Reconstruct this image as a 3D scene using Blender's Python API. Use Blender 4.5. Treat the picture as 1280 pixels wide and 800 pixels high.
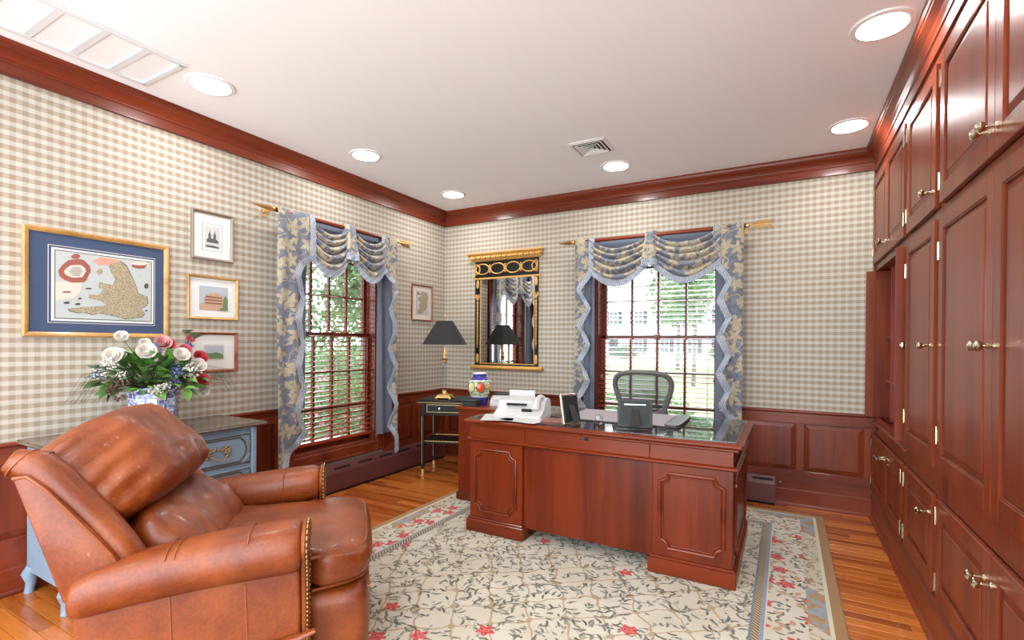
import bpy, bmesh, math, random
from math import sin, cos, pi, radians as R, sqrt, atan2
from mathutils import Vector, Matrix, noise as mnoise

for o in list(bpy.data.objects):
    bpy.data.objects.remove(o)
scene = bpy.context.scene
C = scene.collection
random.seed(7)

# ------------------------------------------------------------------ camera
cam_d = bpy.data.cameras.new('camera')
cam = bpy.data.objects.new('camera', cam_d)
C.objects.link(cam)
scene.camera = cam
cam_d.sensor_width = 36.0
cam_d.lens = 615.92 / 1280 * 36.0
cam_d.shift_y = 31.6 / 1280
cam_d.clip_start = 0.05
cam_d.clip_end = 300
yaw, pitch, roll = R(29.0792), R(-0.2602), R(0.4203)
Fv = Vector((-sin(yaw) * cos(pitch), cos(yaw) * cos(pitch), sin(pitch)))
Rv = Vector((cos(yaw), sin(yaw), 0))
Uv = Rv.cross(Fv)
R2 = Rv * cos(roll) + Uv * sin(roll)
U2 = -Rv * sin(roll) + Uv * cos(roll)
mw = Matrix((R2, U2, -Fv)).transposed().to_4x4()
mw.translation = Vector((3.3891, -4.5175, 1.2749))
cam.matrix_world = mw

# ------------------------------------------------------------------ world, exposure
world = bpy.data.worlds.new('sky')
scene.world = world
world.use_nodes = True
wb = world.node_tree.nodes['Background']
wb.inputs['Color'].default_value = (0.88, 0.945, 1.0, 1)
wb.inputs['Strength'].default_value = 2.9
scene.view_settings.view_transform = 'Standard'
scene.view_settings.look = 'None'
scene.view_settings.exposure = 1.3
scene.view_settings.gamma = 1.0
scene.view_settings.use_curve_mapping = False
LAMP_POWER = 44.0

# ------------------------------------------------------------------ shader helpers
ALBEDO = 0.76     # overall reflectance of furnishings against the white ceiling
def lin(c, k=None):
    return tuple((ALBEDO if k is None else k) * ((v / 255) / 12.92 if v / 255 <= 0.04045 else ((v / 255 + 0.055) / 1.055) ** 2.4) for v in c)

class V:
    def __init__(s, g, k): s.g, s.k = g, k
    def __add__(s, o): return s.g.m('ADD', s, o)
    __radd__ = __add__
    def __sub__(s, o): return s.g.m('SUBTRACT', s, o)
    def __rsub__(s, o): return s.g.m('SUBTRACT', o, s)
    def __mul__(s, o): return s.g.m('MULTIPLY', s, o)
    __rmul__ = __mul__
    def __truediv__(s, o): return s.g.m('DIVIDE', s, o)
    def sin(s): return s.g.m('SINE', s)
    def cos(s): return s.g.m('COSINE', s)
    def abs(s): return s.g.m('ABSOLUTE', s)
    def fract(s): return s.g.m('FRACT', s)
    def lt(s, o): return s.g.m('LESS_THAN', s, o)
    def gt(s, o): return s.g.m('GREATER_THAN', s, o)
    def min(s, o): return s.g.m('MINIMUM', s, o)
    def max(s, o): return s.g.m('MAXIMUM', s, o)
    def pow(s, o): return s.g.m('POWER', s, o)
    def sqrt(s): return s.g.m('SQRT', s)
    def ss(s, a, b):
        n = s.g.nd('ShaderNodeMapRange'); n.interpolation_type = 'SMOOTHSTEP'
        s.g.put(n.inputs[0], s)
        n.inputs[1].default_value = a; n.inputs[2].default_value = b
        n.inputs[3].default_value = 0; n.inputs[4].default_value = 1
        if a > b:
            n.inputs[1].default_value = b; n.inputs[2].default_value = a
            n.inputs[3].default_value = 1; n.inputs[4].default_value = 0
        return V(s.g, n.outputs[0])

class G:
    def __init__(s, name):
        s.mat = bpy.data.materials.new(name); s.mat.use_nodes = True
        s.t = s.mat.node_tree; s.t.nodes.clear()
        s.out = s.nd('ShaderNodeOutputMaterial'); s._tc = None
    def nd(s, t): return s.t.nodes.new(t)
    def put(s, sock, v):
        if isinstance(v, V): s.t.links.new(v.k, sock)
        elif isinstance(v, (tuple, list)): sock.default_value = tuple(v) + ((1,) if len(v) == 3 and len(sock.default_value) == 4 else ())
        else: sock.default_value = v
    def m(s, op, *a):
        n = s.nd('ShaderNodeMath'); n.operation = op
        for i, v in enumerate(a): s.put(n.inputs[i], v)
        return V(s, n.outputs[0])
    def co(s, kind='Object'):
        if s._tc is None: s._tc = s.nd('ShaderNodeTexCoord')
        return V(s, s._tc.outputs[kind])
    def xyz(s, v=None):
        n = s.nd('ShaderNodeSeparateXYZ'); s.put(n.inputs[0], v if v is not None else s.co())
        return [V(s, o) for o in n.outputs]
    def vec(s, x, y, z=0.0):
        n = s.nd('ShaderNodeCombineXYZ')
        for i, v in enumerate((x, y, z)): s.put(n.inputs[i], v)
        return V(s, n.outputs[0])
    def noise(s, v, scale=1.0, detail=2.0, rough=0.5, dist=0.0):
        n = s.nd('ShaderNodeTexNoise'); s.put(n.inputs['Vector'], v)
        n.inputs['Scale'].default_value = scale; n.inputs['Detail'].default_value = detail
        n.inputs['Roughness'].default_value = rough; n.inputs['Distortion'].default_value = dist
        return V(s, n.outputs[0])
    def voro(s, v, scale=1.0, dim='3D', feature='F1', rnd=1.0):
        n = s.nd('ShaderNodeTexVoronoi'); n.voronoi_dimensions = dim; n.feature = feature
        s.put(n.inputs['Vector'], v); n.inputs['Scale'].default_value = scale; n.inputs['Randomness'].default_value = rnd
        return n
    def rand(s):
        n = s.nd('ShaderNodeObjectInfo'); return V(s, n.outputs['Random'])
    def mix(s, f, a, b):
        n = s.nd('ShaderNodeMix'); n.data_type = 'RGBA'
        s.put(n.inputs[0], f); s.put(n.inputs[6], a); s.put(n.inputs[7], b)
        return V(s, n.outputs[2])
    def bump(s, h, strength=0.3, dist=0.01):
        n = s.nd('ShaderNodeBump'); s.put(n.inputs['Height'], h)
        n.inputs['Strength'].default_value = strength; n.inputs['Distance'].default_value = dist
        return V(s, n.outputs[0])
    def bsdf(s, col, rough=0.5, metal=0.0, bump=None, coat=0.0, spec=0.5, sheen=0.0, emit=None, es=0.0, trans=0.0, coat_rough=0.08):
        n = s.nd('ShaderNodeBsdfPrincipled')
        s.put(n.inputs['Base Color'], col); s.put(n.inputs['Roughness'], rough); s.put(n.inputs['Metallic'], metal)
        n.inputs['Coat Weight'].default_value = coat; n.inputs['Coat Roughness'].default_value = coat_rough
        n.inputs['Specular IOR Level'].default_value = spec; n.inputs['Sheen Weight'].default_value = sheen
        n.inputs['Transmission Weight'].default_value = trans
        if bump is not None: s.put(n.inputs['Normal'], bump)
        if emit is not None:
            s.put(n.inputs['Emission Color'], emit); n.inputs['Emission Strength'].default_value = es
        s.t.links.new(n.outputs[0], s.out.inputs[0])
        return s.mat

def plain(name, col, rough=0.5, metal=0.0, coat=0.0, spec=0.5, vary=0.06, nscale=14.0, bump=0.0, k=None):
    g = G(name); c = lin(col, 1.0 if metal > .4 else k)
    n = g.noise(g.co(), nscale, 3, 0.6)
    a = tuple(max(0, v * (1 - vary)) for v in c); b = tuple(min(1, v * (1 + vary)) for v in c)
    bp = g.bump(g.noise(g.co(), nscale * 6, 2), bump, 0.002) if bump else None
    return g.bsdf(g.mix(n, a, b), rough, metal, bp, coat, spec)

def wood(name, dark, light, axis='z', rough=0.36, coat=0.14, grain=26.0, streak=0.5, rnd=False, coat_rough=0.12):
    g = G(name); x, y, z = g.xyz()
    k = 0.07
    if rnd:
        r = g.rand() * 37.0
        x = x + r; y = y + r * 0.7; z = z + r * 1.3
    sc = {'x': (k, 1, 1), 'y': (1, k, 1), 'z': (1, 1, k)}[axis]
    v = g.vec(x * sc[0], y * sc[1], z * sc[2])
    n1 = g.noise(v, grain, 4, 0.65, 0.6)
    n2 = g.noise(v, grain * 0.22, 2, 0.5, 0.3)
    f = (n1 * streak + n2 * (1.25 - streak)).ss(0.36, 0.78)
    return g.bsdf(g.mix(f, lin(dark), lin(light)), rough, 0, g.bump(n1, 0.05, 0.002), coat, 0.27, coat_rough=coat_rough)

M = {}
M['cab_z'] = wood('mahogany_upright', (92, 33, 15), (138, 59, 29), 'z')
M['cab_y'] = wood('mahogany_along_wall', (96, 35, 19), (142, 62, 36), 'y')
M['cab_x'] = wood('mahogany_crosswise', (94, 34, 18), (140, 60, 35), 'x')
M['desk_z'] = wood('cherry_upright', (84, 26, 6), (132, 49, 15), 'z', 0.34, 0.15, 18)
M['desk_x'] = wood('cherry_lengthwise', (86, 27, 7), (134, 51, 16), 'x', 0.34, 0.15, 18)
M['inside'] = wood('cabinet_interior_red', (128, 48, 42), (160, 70, 62), 'z', 0.4, 0.2)
M['heater'] = plain('heater_enamel', (112, 62, 60), 0.42, 0.0, 0.1)
M['dark'] = plain('shadow_gap_black', (16, 12, 12), 0.8)
M['ceil'] = plain('ceiling_paint', (247, 247, 247), 0.9, vary=0.005, nscale=3, k=1.0)
M['white'] = plain('white_enamel', (238, 238, 236), 0.45, vary=0.015, k=1.0)
M['grille'] = plain('grille_white', (222, 223, 224), 0.5, vary=0.01, k=1.0)
M['grille_back'] = plain('filter_grey', (206, 208, 210), 0.8, vary=0.02)
M['brass'] = plain('nickel_brass', (214, 204, 178), 0.18, 1.0, vary=0.03)
M['gold'] = plain('antique_gold', (214, 180, 116), 0.34, 0.85, vary=0.22, nscale=60, bump=0.3)
M['goldpaint'] = plain('gold_leaf', (206, 158, 88), 0.45, 0.45, vary=0.25, nscale=90, bump=0.4)
M['chrome'] = plain('chrome', (214, 216, 220), 0.12, 1.0, vary=0.02)
M['black'] = plain('black_plastic', (26, 28, 28), 0.42, vary=0.1)
M['blackgloss'] = plain('black_lacquer', (16, 20, 20), 0.42, 0, 0.04, vary=0.15, spec=.3)
M['darkgreen'] = plain('dark_green_board', (26, 36, 34), 0.6, vary=0.12)
M['whiteplastic'] = plain('white_plastic', (214, 214, 212), 0.38, vary=0.01)
M['paper'] = plain('white_paper', (218, 217, 212), 0.85, vary=0.02)
M['mat_white'] = plain('white_mat_board', (242, 241, 236), 0.9, vary=0.01)
M['mat_cream'] = plain('cream_mat_board', (232, 222, 206), 0.9, vary=0.02)

def plaid(name, ux):
    g = G(name); X = g.xyz(); u = X[ux]; v = X[2]
    P = 0.048
    w = g.noise(g.co(), 30, 2) * 0.003
    fu = (((u + w) / P).fract() - 0.5).abs()
    fv = (((v + w) / P).fract() - 0.5).abs()
    su = fu.ss(0.285, 0.235); sv = fv.ss(0.285, 0.235)
    fine = (((u / P) * 6.0).fract() - 0.5).abs().lt(0.15) * 0.10
    f = su * 0.26 + sv * 0.50 + fine * (1.0 - sv)
    col = g.mix(f, lin((216, 210, 197)), lin((156, 133, 106)))
    return g.bsdf(col, 0.85, 0, g.bump(g.noise(g.co(), 600, 1), 0.08, 0.001), 0, 0.25)
M['wall_y'] = plaid('plaid_wallpaper_left', 1)
M['wall_x'] = plaid('plaid_wallpaper_back', 0)

def glass_mat(name, tint=(1, 1, 1), ior=1.45, rough=0.0, boost=1.0):
    g = G(name)
    t = g.nd('ShaderNodeBsdfTransparent'); t.inputs[0].default_value = tint + (1,)
    gl = g.nd('ShaderNodeBsdfGlossy'); gl.inputs['Roughness'].default_value = rough
    lw = g.nd('ShaderNodeLayerWeight'); f0 = ((ior - 1) / (ior + 1)) ** 2
    f = V(g, lw.outputs['Facing']).pow(5.0) * (1 - f0) * boost + f0 * boost
    mx = g.nd('ShaderNodeMixShader'); g.put(mx.inputs[0], f)
    g.t.links.new(t.outputs[0], mx.inputs[1]); g.t.links.new(gl.outputs[0], mx.inputs[2])
    g.t.links.new(mx.outputs[0], g.out.inputs[0])
    return g.mat
M['pane'] = glass_mat('window_glass', (0.97, 0.985, 0.98))
M['deskglass'] = glass_mat('desk_glass', (0.80, 0.90, 0.89), 1.75)
M['crystal'] = glass_mat('crystal', (0.9, 0.93, 0.95), 1.8, 0.02)
M['picglass'] = glass_mat('picture_glass', (1, 1, 1), 1.3)

# ------------------------------------------------------------------ mesh helpers
def setp(o, label=None, cat=None, group=None, kind=None):
    if label: o['label'] = label
    if cat: o['category'] = cat
    if group: o['group'] = group
    if kind: o['kind'] = kind
    return o

def thing(name, label, cat, loc=(0, 0, 0), rz=0.0, group=None):
    o = bpy.data.objects.new(name, None); C.objects.link(o)
    o.location = loc; o.rotation_euler = (0, 0, rz); o.empty_display_size = 0.1
    return setp(o, label, cat, group)

class MB:
    """collects faces; build() links them as ONE mesh object"""
    def __init__(s): s.v = []; s.f = []
    def add(s, vs, fs):
        b = len(s.v); s.v += [tuple(p) for p in vs]; s.f += [tuple(i + b for i in f) for f in fs]; return s
    def box(s, x0, x1, y0, y1, z0, z1, c=0.0):
        x0, x1 = min(x0, x1), max(x0, x1); y0, y1 = min(y0, y1), max(y0, y1); z0, z1 = min(z0, z1), max(z0, z1)
        c = min(c, (x1 - x0) * .45, (y1 - y0) * .45, (z1 - z0) * .45)
        if c <= 0:
            return s.add([(x0, y0, z0), (x1, y0, z0), (x1, y1, z0), (x0, y1, z0), (x0, y0, z1), (x1, y0, z1), (x1, y1, z1), (x0, y1, z1)],
                         [(0, 3, 2, 1), (4, 5, 6, 7), (0, 1, 5, 4), (1, 2, 6, 5), (2, 3, 7, 6), (3, 0, 4, 7)])
        vs = []; idx = {}
        for i in (0, 1):
            for j in (0, 1):
                for k in (0, 1):
                    X, Y, Z = (x0, x1)[i], (y0, y1)[j], (z0, z1)[k]
                    dx, dy, dz = (c, -c)[i], (c, -c)[j], (c, -c)[k]
                    idx[i, j, k, 0] = len(vs); vs.append((X, Y + dy, Z + dz))
                    idx[i, j, k, 1] = len(vs); vs.append((X + dx, Y, Z + dz))
                    idx[i, j, k, 2] = len(vs); vs.append((X + dx, Y + dy, Z))
        I = lambda i, j, k, a: idx[i, j, k, a]
        fs = []
        for i in (0, 1):
            q = [I(i, 0, 0, 0), I(i, 1, 0, 0), I(i, 1, 1, 0), I(i, 0, 1, 0)]; fs.append(q if i else q[::-1])
            q = [I(0, i, 0, 1), I(0, i, 1, 1), I(1, i, 1, 1), I(1, i, 0, 1)]; fs.append(q if i else q[::-1])
            q = [I(0, 0, i, 2), I(1, 0, i, 2), I(1, 1, i, 2), I(0, 1, i, 2)]; fs.append(q if i else q[::-1])
        for a in (0, 1):
            for b in (0, 1):
                fs.append((I(a, b, 0, 0), I(a, b, 1, 0), I(a, b, 1, 1), I(a, b, 0, 1)))
                fs.append((I(a, 0, b, 0), I(a, 1, b, 0), I(a, 1, b, 2), I(a, 0, b, 2)))
                fs.append((I(0, a, b, 1), I(1, a, b, 1), I(1, a, b, 2), I(0, a, b, 2)))
        for i in (0, 1):
            for j in (0, 1):
                for k in (0, 1): fs.append((I(i, j, k, 0), I(i, j, k, 1), I(i, j, k, 2)))
        return s.add(vs, fs)
    def rings(s, rings, cap0=True, cap1=True, closed=True, loop=False):
        n = len(rings[0]); b = len(s.v)
        for r in rings: s.v += [tuple(p) for p in r]
        m = len(rings)
        for i in range(m if loop else m - 1):
            i2 = (i + 1) % m
            for j in range(n if closed else n - 1):
                j2 = (j + 1) % n
                s.f.append((b + i * n + j, b + i * n + j2, b + i2 * n + j2, b + i2 * n + j))
        if cap0 and not loop: s.f.append(tuple(b + j for j in range(n))[::-1])
        if cap1 and not loop: s.f.append(tuple(b + (m - 1) * n + j for j in range(n)))
        return s
    def lathe(s, prof, n=24, c=(0, 0, 0), axis='z'):
        rs = []
        for (r, z) in prof:
            r = max(r, 1e-4); ring = []
            for k in range(n):
                a = 2 * pi * k / n; p = (r * cos(a), r * sin(a), z)
                if axis == 'x': p = (z, p[0], p[1])
                if axis == 'y': p = (p[1], z, p[0])
                ring.append((p[0] + c[0], p[1] + c[1], p[2] + c[2]))
            rs.append(ring)
        return s.rings(rs)
    def tube(s, path, r, n=8, closed=False, flat=None):
        P = [Vector(p) for p in path]; m = len(P); rs = []
        up = Vector((0, 0, 1)); prev = None
        for i, p in enumerate(P):
            if closed: t = P[(i + 1) % m] - P[i - 1]
            else: t = P[min(i + 1, m - 1)] - P[max(i - 1, 0)]
            if t.length < 1e-9: t = Vector((1, 0, 0))
            t.normalize()
            if prev is None:
                a = up if abs(t.dot(up)) < .95 else Vector((1, 0, 0))
                nx = t.cross(a).normalized()
            else:
                nx = (prev - t * prev.dot(t)); nx = nx.normalized() if nx.length > 1e-6 else t.cross(up).normalized()
            prev = nx; ny = t.cross(nx)
            rr = r[i] if isinstance(r, (list, tuple)) else r
            fl = flat or (1, 1)
            rs.append([p + nx * (rr * fl[0] * cos(2 * pi * k / n)) + ny * (rr * fl[1] * sin(2 * pi * k / n)) for k in range(n)])
        return s.rings(rs, loop=closed)
    def prism(s, poly, d0, d1, plane='xz'):
        """poly in 2-D, extruded from d0 to d1 along the third axis"""
        def mk(a, b, d): return {'xz': (a, d, b), 'xy': (a, b, d), 'yz': (d, a, b)}[plane]
        return s.rings([[mk(a, b, d0) for a, b in poly], [mk(a, b, d1) for a, b in poly]])
    def grid(s, fn, nu, nv):
        b = len(s.v)
        for i in range(nu + 1):
            for j in range(nv + 1): s.v.append(tuple(fn(i / nu, j / nv)))
        for i in range(nu):
            for j in range(nv):
                a = b + i * (nv + 1) + j; s.f.append((a, a + nv + 1, a + nv + 2, a + 1))
        return s
    def cushion(s, fn, n=14, p=5.0):
        """superellipsoid-rounded cube mapped through fn(x, y, z) with x, y, z in -1..1"""
        bm = bmesh.new(); bmesh.ops.create_cube(bm, size=2.0)
        bmesh.ops.subdivide_edges(bm, edges=bm.edges[:], cuts=n, use_grid_fill=True)
        b = len(s.v); bm.verts.index_update()
        for v in bm.verts:
            q = v.co
            L = (abs(q.x) ** p + abs(q.y) ** p + abs(q.z) ** p) ** (1 / p)
            q = q / L
            s.v.append(tuple(fn(q.x, q.y, q.z)))
        for f in bm.faces: s.f.append(tuple(b + v.index for v in f.verts))
        bm.free(); return s
    def xf(s, mat):
        s.v = [tuple(mat @ Vector(p)) for p in s.v]; return s
    def build(s, name, mat, parent=None, smooth=False, loc=None, rot=None, angle=40, label=None):
        me = bpy.data.meshes.new(name); me.from_pydata(s.v, [], s.f); me.validate()
        bm = bmesh.new(); bm.from_mesh(me); bmesh.ops.recalc_face_normals(bm, faces=bm.faces[:])
        if smooth:
            th = R(angle)
            for f in bm.faces: f.smooth = True
            for e in bm.edges:
                e.smooth = (len(e.link_faces) == 2 and e.calc_face_angle(0) < th)
        bm.to_mesh(me); bm.free()
        me.materials.append(M[mat] if isinstance(mat, str) else mat)
        o = bpy.data.objects.new(name, me); C.objects.link(o)
        if parent is not None: o.parent = parent
        if loc is not None: o.location = loc
        if rot is not None: o.rotation_euler = rot
        if label: o['label'] = label
        return o

def clone(o, parent=None, loc=None, rot=None, scale=None, name=None):
    c = o.copy(); C.objects.link(c); c.parent = parent
    if name: c.name = name
    if loc is not None: c.location = loc
    if rot is not None: c.rotation_euler = rot
    if scale is not None: c.scale = scale
    return c

def struct(o): o['kind'] = 'structure'; return o
def quick(name, mat, parent, *boxes, c=0.0, **kw):
    m = MB()
    for b in boxes: m.box(*b, c=c)
    return m.build(name, mat, parent, **kw)
def raised(m, x0, x1, z0, z1, y0, y1, bev):
    """raised panel in a wall frame: back at y0, face at y1 (towards the room, smaller y)"""
    a = [(x0, y0, z0), (x1, y0, z0), (x1, y0, z1), (x0, y0, z1)]
    e = y0 + (y1 - y0) * 0.25
    b = [(x0, e, z0), (x1, e, z0), (x1, e, z1), (x0, e, z1)]
    k = y0 + (y1 - y0) * 0.8
    c = [(x0 + bev, k, z0 + bev), (x1 - bev, k, z0 + bev), (x1 - bev, k, z1 - bev), (x0 + bev, k, z1 - bev)]
    q = bev * 1.06
    d = [(x0 + q, y1, z0 + q), (x1 - q, y1, z0 + q), (x1 - q, y1, z1 - q), (x0 + q, y1, z1 - q)]
    m.rings([a, b, c, d]); return m

H = 2.74
RX = 4.43       # right wall
YB = -5.6       # room ends behind the camera
WALLROT = {'back': 0.0, 'left': pi / 2, 'right': -pi / 2}

# ------------------------------------------------------------------ room shell
TW = 0.16
OP = {'left': (-1.965, -1.065), 'back': (1.80, 2.91)}
OZ0, OZ1 = 0.345, 2.17
m = MB()
a, b = OP['left']
m.box(-TW, 0, YB, a, 0, H); m.box(-TW, 0, b, 0, 0, H); m.box(-TW, 0, a, b, 0, OZ0); m.box(-TW, 0, a, b, OZ1, H)
wall_left = struct(m.build('wall_left', 'wall_y'))
m = MB()
a, b = OP['back']
m.box(-TW, a, 0, TW, 0, H); m.box(b, RX + TW, 0, TW, 0, H); m.box(a, b, 0, TW, 0, OZ0); m.box(a, b, 0, TW, OZ1, H)
wall_back = struct(m.build('wall_back', 'wall_x'))
wall_right = struct(quick('wall_right', 'wall_y', None, (RX, RX + TW, YB, 0, 0, H)))
ceiling = struct(quick('ceiling', 'ceil', None, (-TW, RX + TW, YB, TW, H, H + .15)))

# floor: sub-floor, single oak strips where they show, one field for the rest
g = G('oak_strip'); x, y, z = g.xyz(); r = g.rand()
v = g.vec(x * 0.9 + r * 31.0, y * 14.0 + r * 17.0, 0.0)
n1 = g.noise(v, 5.0, 5, 0.7, 0.8); n2 = g.noise(v, 1.2, 2, 0.5)
f = (n1 * 0.55 + n2 * 0.35 + r * 0.30).ss(0.32, 0.86)
oak = g.bsdf(g.mix(f, lin((158, 72, 20)), lin((228, 136, 58))), 0.26, 0, g.bump(n1, 0.04, 0.002), 0.35, 0.5)
g = G('oak_strip_field'); x, y, z = g.xyz()
W = 0.064
row = g.m('FLOOR', y / W)
wn = g.nd('ShaderNodeTexWhiteNoise'); wn.noise_dimensions = '1D'; g.put(wn.inputs['W'], row); r = V(g, wn.outputs[0])
v = g.vec(x * 0.9 + r * 31.0, y * 14.0, 0.0)
n1 = g.noise(v, 5.0, 5, 0.7, 0.8)
f = (n1 * 0.6 + r * 0.45).ss(0.3, 0.85)
oakf = g.bsdf(g.mix(f, lin((158, 72, 20)), lin((228, 136, 58))), 0.26, 0, None, 0.35)
M['oak'] = oak; M['oakf'] = oakf
floor = struct(quick('floor', 'oakf', None, (-TW, RX + TW, YB, TW, -0.06, -0.012)))
rng = random.Random(3)
shared = {}
field = MB(); nshow = 0
nrow = int(5.2 / W)
for i in range(nrow):
    y1 = -i * W; y0 = y1 - W
    xx = -rng.uniform(0.0, 0.6)
    while xx < RX:
        L = rng.choice((0.45, 0.6, 0.75, 0.9, 1.1))
        xa, xb = max(xx, 0.0), min(xx + L, RX); xx += L
        if xb - xa < 0.05: continue
        vis = (xa < 1.0 and y0 > -2.45) or (xb > 3.58 and xa < 3.98 and y0 > -2.1) or (xa < 1.5 and -4.4 < y0 < -3.2)
        if vis and nshow < 296:
            key = (round(xb - xa, 3))
            if key not in shared:
                mm = MB().box(0, xb - xa - 0.0016, 0.0008, W - 0.0008, -0.012, 0.0, c=0.0012)
                shared[key] = mm.build('plank', 'oak', floor, loc=(xa, y0, 0))
            else:
                clone(shared[key], floor, (xa, y0, 0), name='plank')
            nshow += 1
        else:
            field.box(xa, xb - 0.0016, y0 + 0.0008, y1 - 0.0008, -0.012, 0.0, c=0.0012)
field.box(0, RX, YB, -nrow * W, -0.012, 0)
setp(field.build('plank_field', 'oakf', floor), kind='stuff')

# ------------------------------------------------------------------ wall-frame trim: local X right, -Y into the room
CROWN = [(0, 0), (-.020, 0), (-.020, .055), (-.026, .060), (-.026, .068), (-.022, .072), (-.026, .082), (-.036, .098),
         (-.052, .112), (-.060, .118), (-.060, .126), (-.066, .130), (-.070, .145), (-.070, .16), (0, .16)]
def moulding(name, prof, z, mat, pts):
    """profile (offset into room < 0, height) swept along wall corner points [(x, y, nx, ny)]"""
    m = MB(); rs = []
    for (x, y, nx, ny) in pts:
        rs.append([(x + nx * -o, y + ny * -o, z + h) for o, h in prof])
    m.rings(rs); return struct(m.build(name, mat, None))
moulding('trim_1', CROWN, 2.58, 'cab_y', [(0, YB, 1, 0), (0, 0, 1, -1)])
moulding('trim_2', CROWN, 2.58, 'cab_x', [(0, 0, 1, -1), (3.965, 0, 0, -1)])
CHAIR = [(0, 0), (-.014, 0), (-.014, .034), (-.020, .040), (-.030, .046), (-.030, .058), (-.026, .062), (0, .062)]
BASE = [(0, 0), (-.034, 0), (-.034, .012), (-.026, .022), (-.024, .024), (-.024, .128), (-.020, .136), (-.012, .139), (0, .139)]
moulding('trim_3', CHAIR, 0.70, 'cab_y', [(0, YB, 1, 0), (0, -2.07, 1, 0)])
moulding('trim_4', CHAIR, 0.70, 'cab_y', [(0, -.965, 1, 0), (0, 0, 1, -1)])
moulding('trim_5', CHAIR, 0.70, 'cab_x', [(0, 0, 1, -1), (1.72, 0, 0, -1)])
moulding('trim_6', CHAIR, 0.70, 'cab_x', [(2.99, 0, 0, -1), (3.965, 0, 0, -1)])
moulding('baseboard_left', BASE, 0, 'cab_y', [(0, YB, 1, 0), (0, 0, 1, -1)])
moulding('baseboard_back', BASE, 0, 'cab_x', [(0, 0, 1, -1), (3.955, 0, 0, -1)])

def wainscot(wall, rot, spans, panels):
    """board behind, rails, stiles and raised panels as children of the wall"""
    ry = 'cab_y' if rot else 'cab_x'
    for (a, b) in spans:
        quick('wainscot_board', 'cab_z', wall, (a, b, -.006, 0, .13, .71), rot=(0, 0, rot))
        quick('rail', ry, wall, (a, b, -.021, 0, .655, .705), rot=(0, 0, rot), c=.002)
        quick('rail', ry, wall, (a, b, -.021, 0, .13, .283), rot=(0, 0, rot), c=.002)
        edges = [a] + [e for p in panels if p[0] >= a - 1e-6 and p[1] <= b + 1e-6 for e in p] + [b]
        for i in range(0, len(edges), 2):
            if edges[i + 1] - edges[i] > .004:
                quick('stile', 'cab_z', wall, (edges[i], edges[i + 1], -.021, 0, .275, .662), rot=(0, 0, rot), c=.002)
    for (a, b) in panels:
        raised(MB(), a + .002, b - .002, .285, .653, -.004, -.019, .032).build('panel', 'cab_z', wall, rot=(0, 0, rot))
wainscot(wall_left, pi / 2, [(-5.55, -2.06), (-.97, -.02)],
         [(-5.5 + k * .57, -5.5 + k * .57 + .51) for k in range(6)] + [(-.90, -.545), (-.49, -.08)])
wainscot(wall_back, 0, [(.02, 1.73), (2.98, 3.962)],
         [(.08, .46), (.52, .90), (.96, 1.32), (1.38, 1.68), (3.04, 3.465), (3.52, 3.905)])

# ------------------------------------------------------------------ windows
def make_window(n, rot, a, b):
    w = bpy.data.objects.new('window_%d' % n, None); C.objects.link(w); w.rotation_euler = (0, 0, rot); struct(w)
    Wd, Wh = 'cab_z', ('cab_y' if rot else 'cab_x')
    cw = .088
    for (p, q) in ((a - cw, a), (b, b + cw)):
        m = MB(); m.box(p, q, -.026, 0, OZ0 - .09, OZ1 + .06, c=.004)
        m.box(p if p < a else q - .02, p + .02 if p < a else q, -.036, 0, OZ0 - .09, OZ1 + .06, c=.003); m.build('casing', Wd, w)
    quick('casing', Wh, w, (a, b, -.026, 0, OZ1, OZ1 + .06), c=.004)
    quick('casing', Wh, w, (a, b, -.026, 0, OZ0 - .09, OZ0), (a - cw, b + cw, -.036, 0, OZ0 - .09, OZ0 - .07), c=.004)
    for (p, q) in ((a, a + .018), (b - .018, b)): quick('jamb', Wd, w, (p, q, 0, TW, OZ0, OZ1))
    quick('jamb', Wh, w, (a, b, 0, TW, OZ1 - .018, OZ1))
    quick('sill', Wh, w, (a, b, 0, TW + .03, OZ0, OZ0 + .02))
    zm = 1.335; zt = OZ1 - .018; zb = OZ0 + .02; L, Rr = a + .02, b - .02
    for (s, z0, z1, yy, zs) in (('upper_sash', zm - .02, zt, .115, (1.675, 1.99)), ('lower_sash', zb, zm + .02, .075, (1.015, .70))):
        fr = MB(); t = .030
        fr.box(L, L + .045, yy, yy + t, z0, z1); fr.box(Rr - .045, Rr, yy, yy + t, z0, z1)
        fr.box(L, Rr, yy, yy + t, z0, z0 + (.036 if s == 'upper_sash' else .055)); fr.box(L, Rr, yy, yy + t, z1 - .036, z1)
        so = fr.build(s, Wd, w)
        for k in (1, 2, 3):
            xm = L + .045 + (Rr - L - .09) * k / 4
            quick('muntin', Wd, so, (xm - .010, xm + .010, yy + .002, yy + t - .002, z0 + .03, z1 - .03))
        for zz in zs: quick('muntin', Wh, so, (L + .04, Rr - .04, yy + .003, yy + t - .003, zz - .010, zz + .010))
        ze = sorted([z0 + .036] + list(zs) + [z1 - .036])
        for k in range(4):
            for j in range(3):
                x0 = L + .045 + (Rr - L - .09) * k / 4; x1 = L + .045 + (Rr - L - .09) * (k + 1) / 4
                quick('pane', 'pane', so, (x0, x1, yy + .013, yy + .016, ze[j], ze[j + 1]))
    quick('sash_lock', 'brass', w, ((a + b) / 2 - .03, (a + b) / 2 + .03, .06, .10, zm + .02, zm + .035), c=.004)
    return w
make_window(1, pi / 2, *OP['left'])
make_window(2, 0.0, *OP['back'])

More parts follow.
